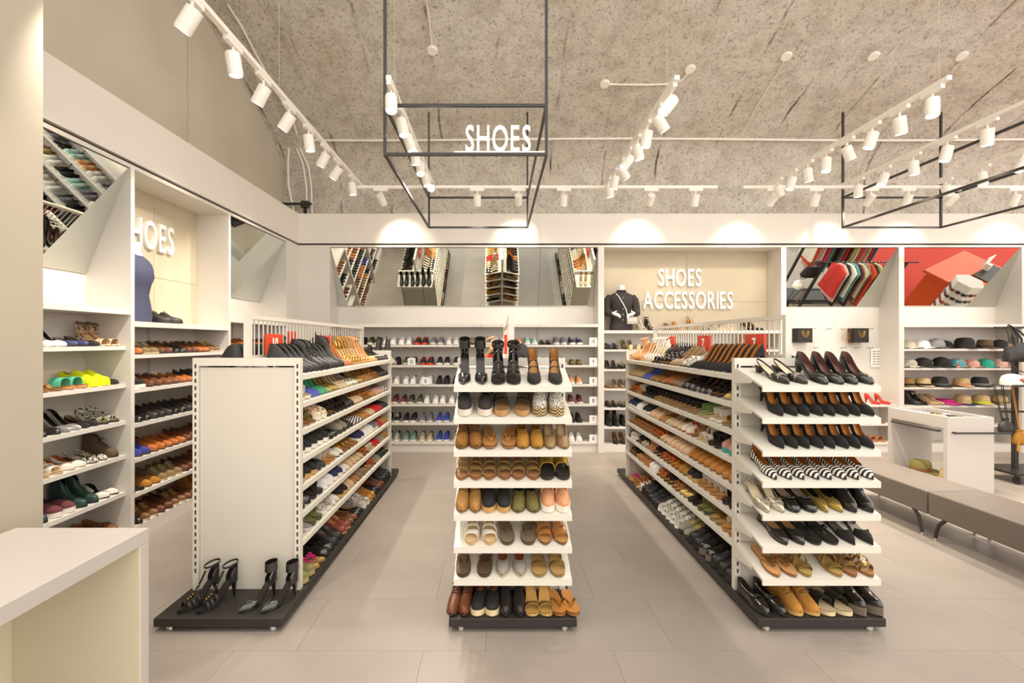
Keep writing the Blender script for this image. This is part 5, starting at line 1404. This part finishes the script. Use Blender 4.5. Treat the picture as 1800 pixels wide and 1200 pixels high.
shelf_row(seq(NB[5]), 1.0, back_surf(1.56, .10), 'plinth of the rear niche bay', 'shoes on the rear niche bay shelves', 'from left', True, lead=0.0)
# pairs shown on the floor of the rear niche
for i, (c, px, yaw) in enumerate([('hw', 1127, .3), ('hk', 1141, .3), ('pn', 1178, .4), ('pc', 1192, .4), ('hg', 1219, .5), ('szb', 1236, .5), ('pl', 1262, 1.0), ('pl', 1278, 1.0), ('pk', 1316, .5), ('pk', 1328, .5)]):
    place_shoe(c, 1 if i % 2 == 0 else -1, Matrix.Translation((wpx(px, YS + .17), YS + .17, 1.6508)) @ RZ(yaw), ST[c][5] + ', ' + ORD[i] + ' from mannequin, rear niche floor', 'shoes on the rear niche floor', True)

# left wall: beside the pillar
def left_surf(y0, z):
    return lambda d: Matrix.Translation((XS - .040, y0 + d, z)) @ RZ(math.radians(90))
zs = [1.467, 1.19, .92, .67, .40, .13]
LW = ['pw*3 nf*2 fk*1 wf*2', 'tt*2 sm*2 ys*2 fk*2', 'kf*2 ps*2 fk*2 szb*2', 'swt*2 fw*2 ss*2 tb*2', 'gb*1 vb*2 gb*2 dw*2 sc*1', 'gb*1 kf*2 lk*2 lb*2']
for i, z in enumerate(zs):
    shelf_row(seq(LW[i]), 0.62, left_surf(2.80, z), ORD[i] + ' shelf, pillar-side wall bay', 'shoes on the pillar-side wall bay', 'from pillar', False, .12)
zs = [1.40, 1.14, .88, .615, .355]
LN = ['oc*2 oe*2 ob*2 lk*2 ob*2 lc*2 oz*2 ob*2', 'kl*2 ob*2 lb*2 lc*2 od*2 ob*2', 'lc*1 lk*2 od*3 ox*2 od*2 lk*2 ob*2 lb*2', 'on*3 oc*2 lc*3 ob*2 lb*2 ob*2 oc*2', 'tk*2 ml*2 oe*3 ob*2 lb*2 oc*2']
for i, z in enumerate(zs):
    shelf_row(seq(LN[i]), 1.50 * KY, left_surf(4.46 * KY, z), ORD[i] + ' shelf, wall niche bay', 'shoes on the wall niche bay', 'from pillar', False, .08)
shelf_row(seq('lk*2 oz*2 ob*2 oz*2 lb*2 tn*2 ob*2'), 1.50 * KY, left_surf(4.46 * KY, .10), 'plinth of wall niche bay', 'shoes on the wall niche bay', 'from pillar', False, .08)
for i, (c, y) in enumerate((('od', 4.98 * KY), ('od', 5.14 * KY))):
    place_shoe(c, 1 if i == 0 else -1, Matrix.Translation((XS - .16, y, 1.6508)) @ RZ(math.radians(115)), ST[c][5] + ', ' + ORD[i] + ' beside the navy mannequin, wall niche floor', 'shoes on the wall niche floor')
L3 = ['lb*4 oc*2 lc*4 ob*4', 'kf*4 oc*4 ob*4', 'ob*4 lc*4']
for i, z in enumerate((1.43, 1.17, .91)):
    shelf_row(seq(L3[i]), 1.5 * KY, left_surf(6.08 * KY, z), ORD[i] + ' shelf, corner mirror bay', 'shoes on the corner mirror bay', 'from niche', True, .08)
# ------------------------------------------------------------------ hats
def smooth_ring(rx, ry, z, n=22, cx=0, cy=0):
    return [(cx + rx * math.cos(2 * math.pi * k / n), cy + ry * math.sin(2 * math.pi * k / n), z) for k in range(n)]
def cap_meshes():
    crown = MB().loft([smooth_ring(.088, .098, 0), smooth_ring(.090, .100, .03), smooth_ring(.086, .095, .065), smooth_ring(.070, .078, .095, cy=.004), smooth_ring(.042, .046, .113, cy=.006), smooth_ring(.012, .012, .120, cy=.006)]).mesh('crown', True, 60)
    rows = []
    for i in range(7):
        a = i / 6
        r = []
        for k in range(11):
            u = -1 + 2 * k / 10
            x = u * .082
            y0 = -.098 * math.sqrt(max(0, 1 - (x / .090) ** 2)) + .006
            y1 = y0 - .070 * math.sqrt(max(0.0, 1 - u * u * .92))
            r.append((x, y0 + (y1 - y0) * a, .012 - .012 * a * (0.6 + .4 * u * u) - .014 * u * u * a))
        rows.append(r)
    mb = MB().grid(rows); mb.grid([[(x, y, z - .003) for x, y, z in r] for r in rows], flip=True)
    brim = mb.mesh('brim', True, 60)
    button = MB().lathe([(.0, .126), (.007, .124), (.008, .119), (0, .119)], 8, 0, .006, cap0=False, cap1=False).mesh('button', True)
    return crown, brim, button
CAPM = cap_meshes()
def cap(x, y, z, m, label, m2=None, yaw=0.0, logo=None, logo_m=None, sc=1.0):
    t = thing('baseball_cap', label, 'cap', (x, y, z + .019 * sc), (0, 0, yaw), 'caps in the hat bay')
    t.scale = (sc, sc, sc)
    put('crown', CAPM[0], m, t); put('brim', CAPM[1], m2 or m, t); put('button', CAPM[2], m2 or m, t)
    if logo:
        me, w = text_mesh(logo, .07, .003, .8, .002)
        put('logo', me, logo_m or M_INK, t, (-w / 2, -.099, .035), (math.radians(-12), 0, 0))
    return t
HATC = {}
def hat(x, y, z, m, label, band=None, brim_r=.15, h=.105, rx=.085, fedora=False, brim_m=None, name='brim_hat', tilt=0.0):
    t = thing(name, label, 'hat', (x, y, z + .0205), (tilt, 0, 0), 'brimmed hats')
    k = (brim_r, h, rx, fedora)
    if k not in HATC:
        ry = rx * 1.15
        top = [smooth_ring(rx, ry, .0), smooth_ring(rx * .98, ry * .98, h * .35), smooth_ring(rx * .92, ry * .92, h * .72), smooth_ring(rx * .74, ry * .74, h * .95), smooth_ring(rx * .4, ry * .4, h * (.86 if fedora else 1.02)), smooth_ring(.008, .008, h * (.80 if fedora else 1.03))]
        crown = MB().loft(top, cap0=False).mesh('crown', True, 60)
        rows = []
        for i in range(5):
            a = i / 4
            rr_ = rx + (brim_r - rx) * a
            ring = []
            for q in range(28):
                ang = 2 * math.pi * q / 28
                ring.append((rr_ * math.cos(ang), rr_ * 1.12 * math.sin(ang), -.006 * a + .010 * a * a * math.cos(2 * ang)))
            rows.append(ring)
        mb = MB().grid(rows, close=True); mb.grid([[(a_, b_, c_ - .003) for a_, b_, c_ in r] for r in rows], close=True, flip=True)
        brim = mb.mesh('brim', True, 60)
        bd = MB().loft([smooth_ring(rx * 1.012, ry * 1.012, .001), smooth_ring(rx * 1.005, ry * 1.005, h * .26)], False, False).mesh('hat_band', True)
        HATC[k] = (crown, brim, bd)
    c, b, bd = HATC[k]
    put('crown', c, m, t); put('brim', b, brim_m or m, t)
    if band: put('hat_band', bd, band, t)
    return t
STRAW = mat('straw', '#cdb386', .85, pattern='stripe', col2='#b89a68', pscale=55)
OLV = mat('olive_straw', '#8f8448', .85, pattern='stripe', col2='#746a38', pscale=55)
hz = [1.40, 1.14, .878, .632]
hx = lambda px: wpx(px, YS + .15)
HY = YS + .15
cap(hx(1600), HY + .03, hz[0], fab('#c9bfae'), 'beige cap at the divider end of the top hat shelf', sc=.85, yaw=.5)
cap(hx(1621), HY, hz[0], fab('#ece7de'), 'white cap with black letter on the top hat shelf', yaw=.6, logo='L', sc=.9)
cap(hx(1645), HY, hz[0], fab('#8f8d8c'), 'grey cap on the top hat shelf', fab('#55524f'), yaw=.9)
cap(hx(1669), HY + .06, hz[0], fab('#26231f'), 'black cap tucked behind the grey cap', yaw=.9, sc=.8)
hat(hx(1695), HY, hz[0], fab('#221f1d'), 'large black felt hat in the middle of top hat shelf', fab('#2f2b28'), .13, .13, .10)
hat(hx(1731), HY, hz[0], fab('#5f4c38'), 'brown felt hat on the top hat shelf', fab('#3a2f24'), .125, .11, .08, True)
cap(hx(1757), HY, hz[0], fab('#26231f'), 'black cap at the clothes-rail end of top shelf', yaw=.4, sc=.9)
cap(hx(1598), HY, hz[1], CHK, 'black and white spotted cap on the second hat shelf', yaw=.5, sc=.9)
cap(hx(1623), HY, hz[1], fab('#24211e'), 'black cap with white emblem on the second hat shelf', yaw=.7, logo='s', logo_m=M_SIGNW)
cap(hx(1655), HY, hz[1], fab('#201d1b'), 'plain black cap in the middle of second hat shelf', yaw=.2, sc=1.05)
cap(hx(1682), HY, hz[1], mat('tropical_print', '#4f9fb0', .8, pattern='floral', col2='#d8a8a0', pscale=40), 'blue tropical print cap on the second hat shelf', yaw=.3, sc=.95)
cap(hx(1708), HY, hz[1], fab('#d8a090'), 'salmon pink cap beside the teal cap', yaw=.2, sc=.85)
cap(hx(1732), HY, hz[1], fab('#2f9f86'), 'teal cap on the second hat shelf', yaw=.3, sc=.9)
cap(hx(1757), HY, hz[1], fab('#d8a8a0'), 'pale pink cap at the end of second hat shelf', yaw=.3, sc=.85)
hat(hx(1595), HY, hz[2], fab('#8f6d3a'), 'brown hat at the divider end of third hat shelf', fab(K), .09, .10, .075)
hat(hx(1622), HY, hz[2], STRAW, 'straw hat with black band on the third hat shelf', fab(K), .115, .10, .082)
hat(hx(1652), HY, hz[2], fab('#2a2725'), 'black bowler hat on the third hat shelf', fab('#5a5652'), .125, .115, .085)
hat(hx(1690), HY, hz[2], STRAW, 'straw hat with peach band on the third hat shelf', fab('#d98a6a'), .12, .10, .085)
hat(hx(1722), HY, hz[2], fab('#2d2a2c'), 'charcoal trilby on the third hat shelf', fab('#7a7674'), .12, .115, .085, True)
vz = thing('sun_visor', 'magenta sun visor on the lowest hat shelf', 'visor', (hx(1660), HY, hz[3] + .022), (0, 0, .5))
put('crown', MB().loft([smooth_ring(.088, .098, 0), smooth_ring(.090, .100, .05), smooth_ring(.087, .096, .05), smooth_ring(.085, .095, 0)], False, False).mesh('crown', True), fab('#c01f78'), vz)
put('brim', CAPM[1], fab('#c01f78'), vz).scale = (1.25, 1.2, 1)
hat(hx(1692), HY, hz[3], STRAW, 'straw hat with navy brim on the lowest hat shelf', None, .13, .11, .085, False, fab('#2c3050'))
hat(hx(1724), HY, hz[3], STRAW, 'straw hat with neon yellow band on the lowest hat shelf', fab('#c9d82a'), .13, .11, .09)
hat(hx(1757), HY, hz[3], STRAW, 'straw hat behind the hanging cords', fab('#7a7040'), .12, .10, .08)
for i, (c, px) in enumerate((('kc', 1600), ('gl', 1613), ('be', 1631), ('be', 1642))):
    place_shoe(c, 1 if i % 2 == 0 else -1, Matrix.Translation((hx(px), HY, hz[3] + .0008)) @ RZ(.4), ST[c][5] + ', ' + ORD[i] + ' on the lowest hat shelf', 'shoes beside the hats', True)
# straw hats under the jewellery table
hat(4.58, 5.07, .09, OLV, 'wide olive straw hat under the jewellery table', fab('#8a5a34'), .165, .11, .09)
hat(4.60, 4.765, .09, STRAW, 'natural straw hat under the jewellery table near leg', None, .10, .09, .075)

# ------------------------------------------------------------------ jewellery bay
def jbox(px, label):
    t = thing('jewellery_stand', label, 'jewellery stand', (wpx(px, YS + .26), YS + .26, 1.485), None, 'black jewellery stands on the wall')
    box('stand_box', mat('black_velvet', '#2a2624', .8), t, -.10, .10, -.07, .065, 0, .20, bevel=.003)
    gold = mat('gold_chain', '#c9a050', .3, metal=1)
    for k in range(3):
        pts = [((.025 + .012 * k) * math.cos(math.pi * i / 10), -.073, .165 - (.05 + .022 * k) * math.sin(math.pi * i / 10)) for i in range(11)]
        build(MB().tube(pts, .0025, 5), 'necklace', gold, t)
    return t
jbox(1410, 'black jewellery stand with necklace nearer the niche')
jbox(1508, 'black jewellery stand with necklace beside the gold earrings')
hook_me = MB().tube([(0, 0, 0), (0, -.10, .0), (0, -.105, .012)], .004, 6).mesh('wall_hook')
for i, (px, py) in enumerate([(1425, 578), (1452, 578), (1478, 578), (1525, 578), (1430, 611), (1478, 611), (1502, 611), (1525, 611)]):
    z = CAMZ + (PY - py) * (YS + .3) / F
    tag(put('wall_hook', hook_me, M_BLACK, None, (wpx(px, YS + .33), YS + D - .001, z)), ORD[i % 4] + ' small black hook from niche in the ' + ('upper' if i < 4 else 'lower') + ' jewellery hooks', 'hook', 'hooks in the jewellery bay')
def chain(px, z0, ln, m, label, beads):
    x = wpx(px, YS + .25)
    t = thing('hanging_necklace', label, 'necklace', (x, YS + .25, z0), None, 'necklaces in the jewellery bay')
    pts = [(.016 * math.sin(2 * math.pi * k / 16), 0, -ln / 2 + ln / 2 * math.cos(2 * math.pi * k / 16)) for k in range(17)]
    build(MB().tube(pts, .0028, 5), 'chain', m, t)
    for k in range(beads):
        a = 2 * math.pi * (.3 + .4 * k / max(1, beads - 1))
        build(MB().lathe([(.0, -.008), (.007, -.004), (.007, .004), (0, .008)], 8, cap0=False, cap1=False), 'bead', m, t, loc=(.016 * math.sin(a), 0, -ln / 2 + ln / 2 * math.cos(a)))
gold = mat('gold_chain', '#c9a050', .3, metal=1); pearl = mat('pearl', '#e4d6bc', .3)
chain(1430, 1.68, .20, pearl, 'pearl necklace beside the stand nearer the niche', 5)
chain(1438, 1.68, .17, pearl, 'short pearl necklace second from the stand nearer the niche', 4)
chain(1482, 1.68, .16, gold, 'gold necklace on the first hook before second stand', 4)
chain(1489, 1.68, .20, gold, 'longer gold necklace close to the second stand', 6)
chain(1496, 1.68, .22, mat('copper_bead', '#b0683c', .35, metal=.8), 'copper bead necklace touching the second stand', 6)
t = thing('earring_card', 'white card of hair clips at the divider end of jewellery wall', 'card', (wpx(1540, YS + .32), YS + .32, 1.14))
box('card', M_CARD, t, -.075, .075, -.003, .003, 0, .26)
for i in range(2):
    for j in range(6):
        box('hair_clip', mat('clip_grey', '#a8a296', .5), t, -.05 + i * .055, -.01 + i * .055, -.009, -.003, .03 + j * .037, .045 + j * .037)
for i, (c, px) in enumerate((('pr', 1534), ('pr', 1551))):
    place_shoe(c, 1 if i == 0 else -1, Matrix.Translation((wpx(px, YS + .15), YS + .15, .6408)) @ RZ(.2), ST[c][5] + ', ' + ORD[i] + ' under the hair clip card', 'red pumps in the jewellery bay', True)
shelf_row(seq('sa*2 tt*2 sx*2 tt*2 scw*2 tt*2'), 1.45, back_surf(3.92, .385), 'middle low shelf, jewellery bay', 'sandals in the jewellery bay', 'from niche', True, .1)
shelf_row(seq('mu*2 tf*2 sp*2 mu*2 gd*2 sp*2'), 1.45, back_surf(3.92, .13), 'bottom shelf, jewellery bay', 'sandals in the jewellery bay', 'from niche', True, .1)

# ------------------------------------------------------------------ mannequin busts
M_MANN = mat('mannequin_white', '#ece6dc', .35)
def mannequin(label, loc, rotz, cloth, collar_m, extras, arms=True):
    t = thing('mannequin', label, 'mannequin', loc, (0, 0, rotz), 'mannequin busts in the niches')
    rings = [(.150, .098, 0.0, 0), (.158, .105, .05, 0), (.150, .10, .12, 0), (.128, .088, .22, 0), (.135, .098, .30, -.008), (.152, .115, .36, -.014), (.160, .108, .42, -.006), (.172, .09, .465, 0), (.150, .078, .495, .004), (.095, .066, .52, .006), (.058, .056, .535, .004)]
    build(MB().loft([smooth_ring(a, b, z, 26, 0, cy) for a, b, z, cy in rings]), 'garment', cloth, t, smooth=True, angle=70)
    build(MB().loft([smooth_ring(.056, .054, .520, 20, 0, .004), smooth_ring(.050, .050, .56, 20), smooth_ring(.047, .048, .61, 20, 0, -.006), smooth_ring(.046, .046, .625, 20, 0, -.008), smooth_ring(.02, .02, .632, 20, 0, -.008)]), 'neck', M_MANN, t, smooth=True, angle=60)
    cl = [smooth_ring(.070, .066, .520, 20, 0, .004), smooth_ring(.062, .060, .558, 20, 0, .002), smooth_ring(.058, .057, .558, 20, 0, .002)]
    build(MB().loft(cl, False, False), 'collar', collar_m, t, smooth=True)
    for s in (-1, 1) if arms else ():
        p = [(s * .145, .004, .470), (s * .185, .006, .42), (s * .200, .0, .34), (s * .205, -.01, .27), (s * .195, -.06, .24), (s * .175, -.10, .235), (s * .150, -.115, .235)]
        build(MB().tube(p, [.050, .056, .055, .054, .050, .046, .044], 14), 'sleeve', cloth, t, smooth=True, angle=70)
        # hand: palm and five fingers curving down and inwards
        hb_ = MB().tube([(s * .155, -.112, .235), (s * .135, -.122, .232), (s * .112, -.128, .222), (s * .095, -.130, .212)], [.018, .022, .026, .022], 10)
        for k, (dy, dz, ln) in enumerate(((-.012, .016, .050), (-.016, .006, .058), (-.014, -.004, .056), (-.010, -.014, .046))):
            b0 = Vector((s * .098, -.128 + dy * .4, .214 + dz))
            hb_.tube([b0, b0 + Vector((-s * ln * .45, dy * .3, -.006)), b0 + Vector((-s * ln * .8, .002, -.018)), b0 + Vector((-s * ln, .006, -.032))], [.0085, .0078, .007, .005], 7)
        b0 = Vector((s * .130, -.130, .245))
        hb_.tube([b0, b0 + Vector((-s * .018, -.010, .014)), b0 + Vector((-s * .038, -.010, .016))], [.009, .008, .006], 7)
        build(hb_, 'hand', M_MANN, t, smooth=True, angle=70)
    extras(t)
    return t
def extras_blouse(t):
    for k in range(6):
        build(MB().lathe([(0, -.002), (.006, -.002), (.006, .002), (0, .002)], 8, cap0=False, cap1=False), 'button', M_MANN, t, loc=(0.0, -.118 + .012 * abs(k - 4) ** .5, .07 + .075 * k), rot=(math.radians(90), 0, 0))
mannequin('white mannequin bust in black buttoned blouse in the rear niche', (wpx(1092, YS + .17), YS + .17, 1.6505), 0, fab('#37322f'), fab('#2a2624'), extras_blouse)
mannequin('white mannequin bust in navy jumper partly hidden in the wall niche', (XS - .17, 4.70 * KY, 1.6505), R90, fab('#4a4c66'), fab('#a9bcd8'), lambda t: None, False)
t = thing('crossbody_bag', 'small pale grey crossbody bag on the mannequin in black blouse', 'bag', (wpx(1092, YS + .17), YS + .17, 1.65))
box('bag_body', lea('#b9b2a8'), t, .035, .165, -.185, -.135, .085, .175, bevel=.006)
box('bag_flap', lea('#c9c2b8'), t, .034, .166, -.1885, -.186, .115, .175)
build(MB().ribbon([(-.085, -.05, .51), (-.055, -.105, .455), (-.01, -.138, .36), (.03, -.145, .28), (.05, -.16, .175)], (1, 0, 0), .012, .003), 'strap', lea('#e0dad0'), t)

# ------------------------------------------------------------------ clothes rail with bags
def clothes_rack(label, x0, x1, y, left_post):
    t = thing('clothes_rail', label, 'clothes rail', (0, 0, 0), None, 'black clothes rails')
    box('base_plate', M_BLACK, t, x0, x1, y - .2, y + .2, .10, .125)
    for x in (x0 + .06, x1 - .06):
        for yy in (y - .15, y + .15):
            build(MB().cyl((x - .012, yy, .04), (x + .012, yy, .04), .04, n=16), 'caster', M_BLACK, t)
            box('caster_fork', M_BLACK, t, x - .018, x + .018, yy - .012, yy + .012, .05, .10)
    for x in (left_post, x1 - .2):
        box('post', M_BLACK, t, x - .02, x + .02, y - .02, y + .02, .125, 1.64)
    for z in (1.64, 1.045, .73) if x0 < 5.5 else (1.64,):
        build(MB().cyl((x0 - (.02 if z > 1.5 else -.05), y, z + .011), (x1 if z > 1.5 else left_post + .2, y, z + .011), .011, n=10), 'cross_bar', M_BLACK, t)
    return t
clothes_rack('black clothes rail on casters with hanging handbags', 5.40, 7.2, 5.07, 5.60)
M_BAG = lea('#25211f')
t = thing('handbag', 'black leather handbag with looped handles on the clothes rail', 'handbag', (5.53, 4.97, 1.285))
rg = []
for z, hw, hd in ((0, .14, .055), (.006, .148, .062), (.05, .150, .064), (.12, .138, .050), (.18, .120, .030), (.205, .112, .018)):
    rg.append([(hw * math.copysign(abs(math.cos(a)) ** .55, math.cos(a)), hd * math.copysign(abs(math.sin(a)) ** .55, math.sin(a)), z) for a in [2 * math.pi * k / 24 for k in range(24)]])
build(MB().loft(rg), 'bag_body', M_BAG, t, smooth=True, angle=50)
for yy in (-.03, .03):
    build(MB().tube([(-.07, yy, .15), (-.065, yy, .24), (-.04, yy * .6 + .06, .34), (0, .10, .395), (.04, yy * .6 + .06, .34), (.065, yy, .24), (.07, yy, .15)], .009, 8), 'handle', M_BAG, t, smooth=True)
for s in (-1, 1):
    build(MB().tube([(s * .12 + .012 * math.cos(a), -.03, .17 + .012 * math.sin(a)) for a in [2 * math.pi * k / 10 for k in range(11)]], .003, 5), 'buckle', gold, t)
build(MB().tube([(-.10, .02, .16), (-.13, .0, .05), (-.08, -.05, -.08), (.0, -.07, -.115), (.07, -.06, -.07), (.10, -.03, .02), (.115, 0, .15)], .006, 6), 'shoulder_strap', M_BAG, t, smooth=True)
cap(5.45, 4.955, 1.02, fab('#ece7de'), 'white and black cap with red heart hung on the clothes rail', fab('#24211e'), yaw=.25, logo='bo', sc=1.0)
hm = MB()
hp = [(.016 * math.sin(a) ** 3 * 1.0, .0, .001 * (13 * math.cos(a) - 5 * math.cos(2 * a) - 2 * math.cos(3 * a) - math.cos(4 * a))) for a in [2 * math.pi * k / 24 for k in range(24)]]
hm.loft([hp, [(x, .003, z) for x, y, z in hp]])
capo = [o for o in COL.objects if o.get('label', '').startswith('white and black cap with red heart')][0]
capo['group'] = 'bags and caps on the clothes rail'
build(hm, 'heart_print', mat('heart_red', '#cf2f2a', .5), capo, loc=(-.045, -.094, .06), rot=(math.radians(-12), 0, math.radians(-22)))
def drawstring(label, x, y, zt, zb, m, cords, tassel=False):
    t = thing('drawstring_bag', label, 'bag', (x, y, zb))
    h = .16
    prof = [(.025, 0), (.062, .008), (.075, .04), (.068, .09), (.042, .125), (.03, .135), (.042, .16)]
    build(MB().lathe(prof, 20, sy=.6, cap1=False), 'pouch', m, t, smooth=True, angle=60)
    for dx in cords:
        build(MB().cyl((dx * .6, 0, .13), (dx, 5.07 - y - .013, zt - zb), .004, n=6), 'cord', m, t)
    if tassel:
        for s in (-1, 1): build(MB().cyl((s * .07, -.05, .05), (s * .075, -.055, -.05), .006, .014, n=8), 'tassel', m, t)
drawstring('black leather drawstring bag hanging by long cords', 5.405, 4.985, 1.045, .52, M_BAG, (-.06, -.04, .03, .05))
drawstring('mustard suede drawstring pouch with tassels', 5.545, 4.975, 1.045, .40, sue('#a8742a'), (.0, .015), True)

# clothes and other rails that the tilted mirrors show
def garment(x, y, z, m, label, hgt, w, name='hanging_garment'):
    t = thing(name, label, 'garment', (x, y, z), (0, 0, random.uniform(-.15, .15)), 'garments on the clothes rails')
    build(MB().tube([(0, 0, -.07), (0, 0, -.02), (0, .02, .0), (0, .025, .02), (0, 0, .028), (0, -.012, .015)], .003, 5), 'hanger', M_CHROME, t)
    rings = []
    for zz, ww in ((-.055, .05), (-.075, .5), (-.11, .92), (-.3, .86), (-.6 * hgt, .9), (-hgt, 1.0)):
        r = []
        for k in range(24):
            a = 2 * math.pi * k / 24
            yy = w / 2 * ww * math.copysign(abs(math.cos(a)) ** .7, math.cos(a))
            xx = .022 * math.sin(a) + .010 * math.sin(yy * 40) * min(1, -zz * 2)
            r.append((xx, yy, zz))
        rings.append(r)
    build(MB().loft(rings), 'cloth', m, t, smooth=True, angle=70)
GC = [('red', '#c0302a'), ('pale pink', '#d8a8a4'), ('black', '#24211e'), ('white', '#e8e2d8'), ('teal', '#5f9a94'), ('burgundy', '#5a2a2c'), ('cream', '#d8c8a8'), ('grey', '#8a8680'), ('coral', '#e0502c'), ('dark brown', '#4a342a'), ('lime trimmed white', '#d4dc90'), ('hot pink', '#cf3a66')]
for i in range(14):
    n, c = GC[i % len(GC)]
    garment(5.90 + i * .068, 5.07, 1.645, fab(c), n + ' garment, ' + ORD[i] + ' from the handbag on the bag rail', .62 + .1 * (i % 3), .40)
clothes_rack('black clothes rail standing closer than the bag rail', 5.75, 7.5, 4.02, 5.9)
for i in range(18):
    n, c = GC[(i * 5 + 3) % len(GC)]
    garment(6.02 + i * .070, 4.02, 1.645, fab(c), n + ' garment, ' + ORD[i] + ' from bench on the closer rail', .6 + .12 * (i % 3), .40)
# red carpet, orange counter and sunglasses tower beyond the frame edge, seen in the last mirror
struct('floor_carpet', 'red carpet round the orange counter', 'carpet', MB().box(8.0, 12.9, 0.0, 5.9, 0.0, .006), mat('red_carpet', '#b8382c', .9, var=.1, vscale=60))
t = thing('sales_counter', 'orange sales counter reflected in the mirror above the hats', 'counter', (9.1, 4.45, 0), (0, 0, math.radians(-28)))
M_OR = mat('orange_laminate', '#e8602c', .4)
box('counter_body', M_OR, t, -.75, .55, -.45, .25, .006, .95)
box('counter_top', M_OR, t, -.80, .60, -.50, .30, .95, 1.0)
box('counter_well', M_BLACK, t, -.2, .5, .02, .28, 1.0005, 1.02)
t = thing('tablet_till', 'white tablet till on the orange counter', 'till', (9.3, 4.4, 1.0205), (0, 0, math.radians(-28)))
box('till_stand', M_CARD, t, -.04, .04, -.04, .04, 0, .12)
box('tablet', M_CARD, t, -.13, .13, -.06, -.045, .08, .26)
box('screen', M_INK, t, -.115, .115, -.0615, -.0605, .095, .245)
t = thing('sunglasses_tower', 'white six-sided sunglasses tower reflected above the hats', 'display stand', (7.95, 5.4, 0))
build(MB().lathe([(.20, 0), (.20, 1.45), (.21, 1.46), (.21, 1.50)], 6), 'tower', M_CARD, t)
gl_me = MB().cyl((-.035, 0, 0), (-.035, -.012, 0), .026, n=10).cyl((.035, 0, 0), (.035, -.012, 0), .026, n=10).box(-.012, .012, -.010, -.004, .0, .008).mesh('sunglasses')
gc_ = [pat('#3a2418'), pat('#1f2a4a'), pat('#7a4a1e'), pat('#141312'), pat('#a83a2a'), pat('#3a8aa0')]
gl_me2 = gl_me
for f in range(6):
    a = math.radians(60 * f + 30)
    for r in range(18):
        d, u, row = .1785, (-.045 if r % 2 else .045), r // 2
        o = put('sunglasses', gl_me2, gc_[(f * 5 + r * 7) % 6], None, (7.95 + d * math.cos(a) - u * math.sin(a), 5.4 + d * math.sin(a) + u * math.cos(a), .25 + row * .135), (0, 0, a + math.pi / 2))
        tag(o, 'sunglasses, ' + ORD[row] + ' row up on the ' + ORD[f] + ' tower face, ' + ('inner' if r % 2 else 'outer') + ' column', 'sunglasses', 'sunglasses on the tower')
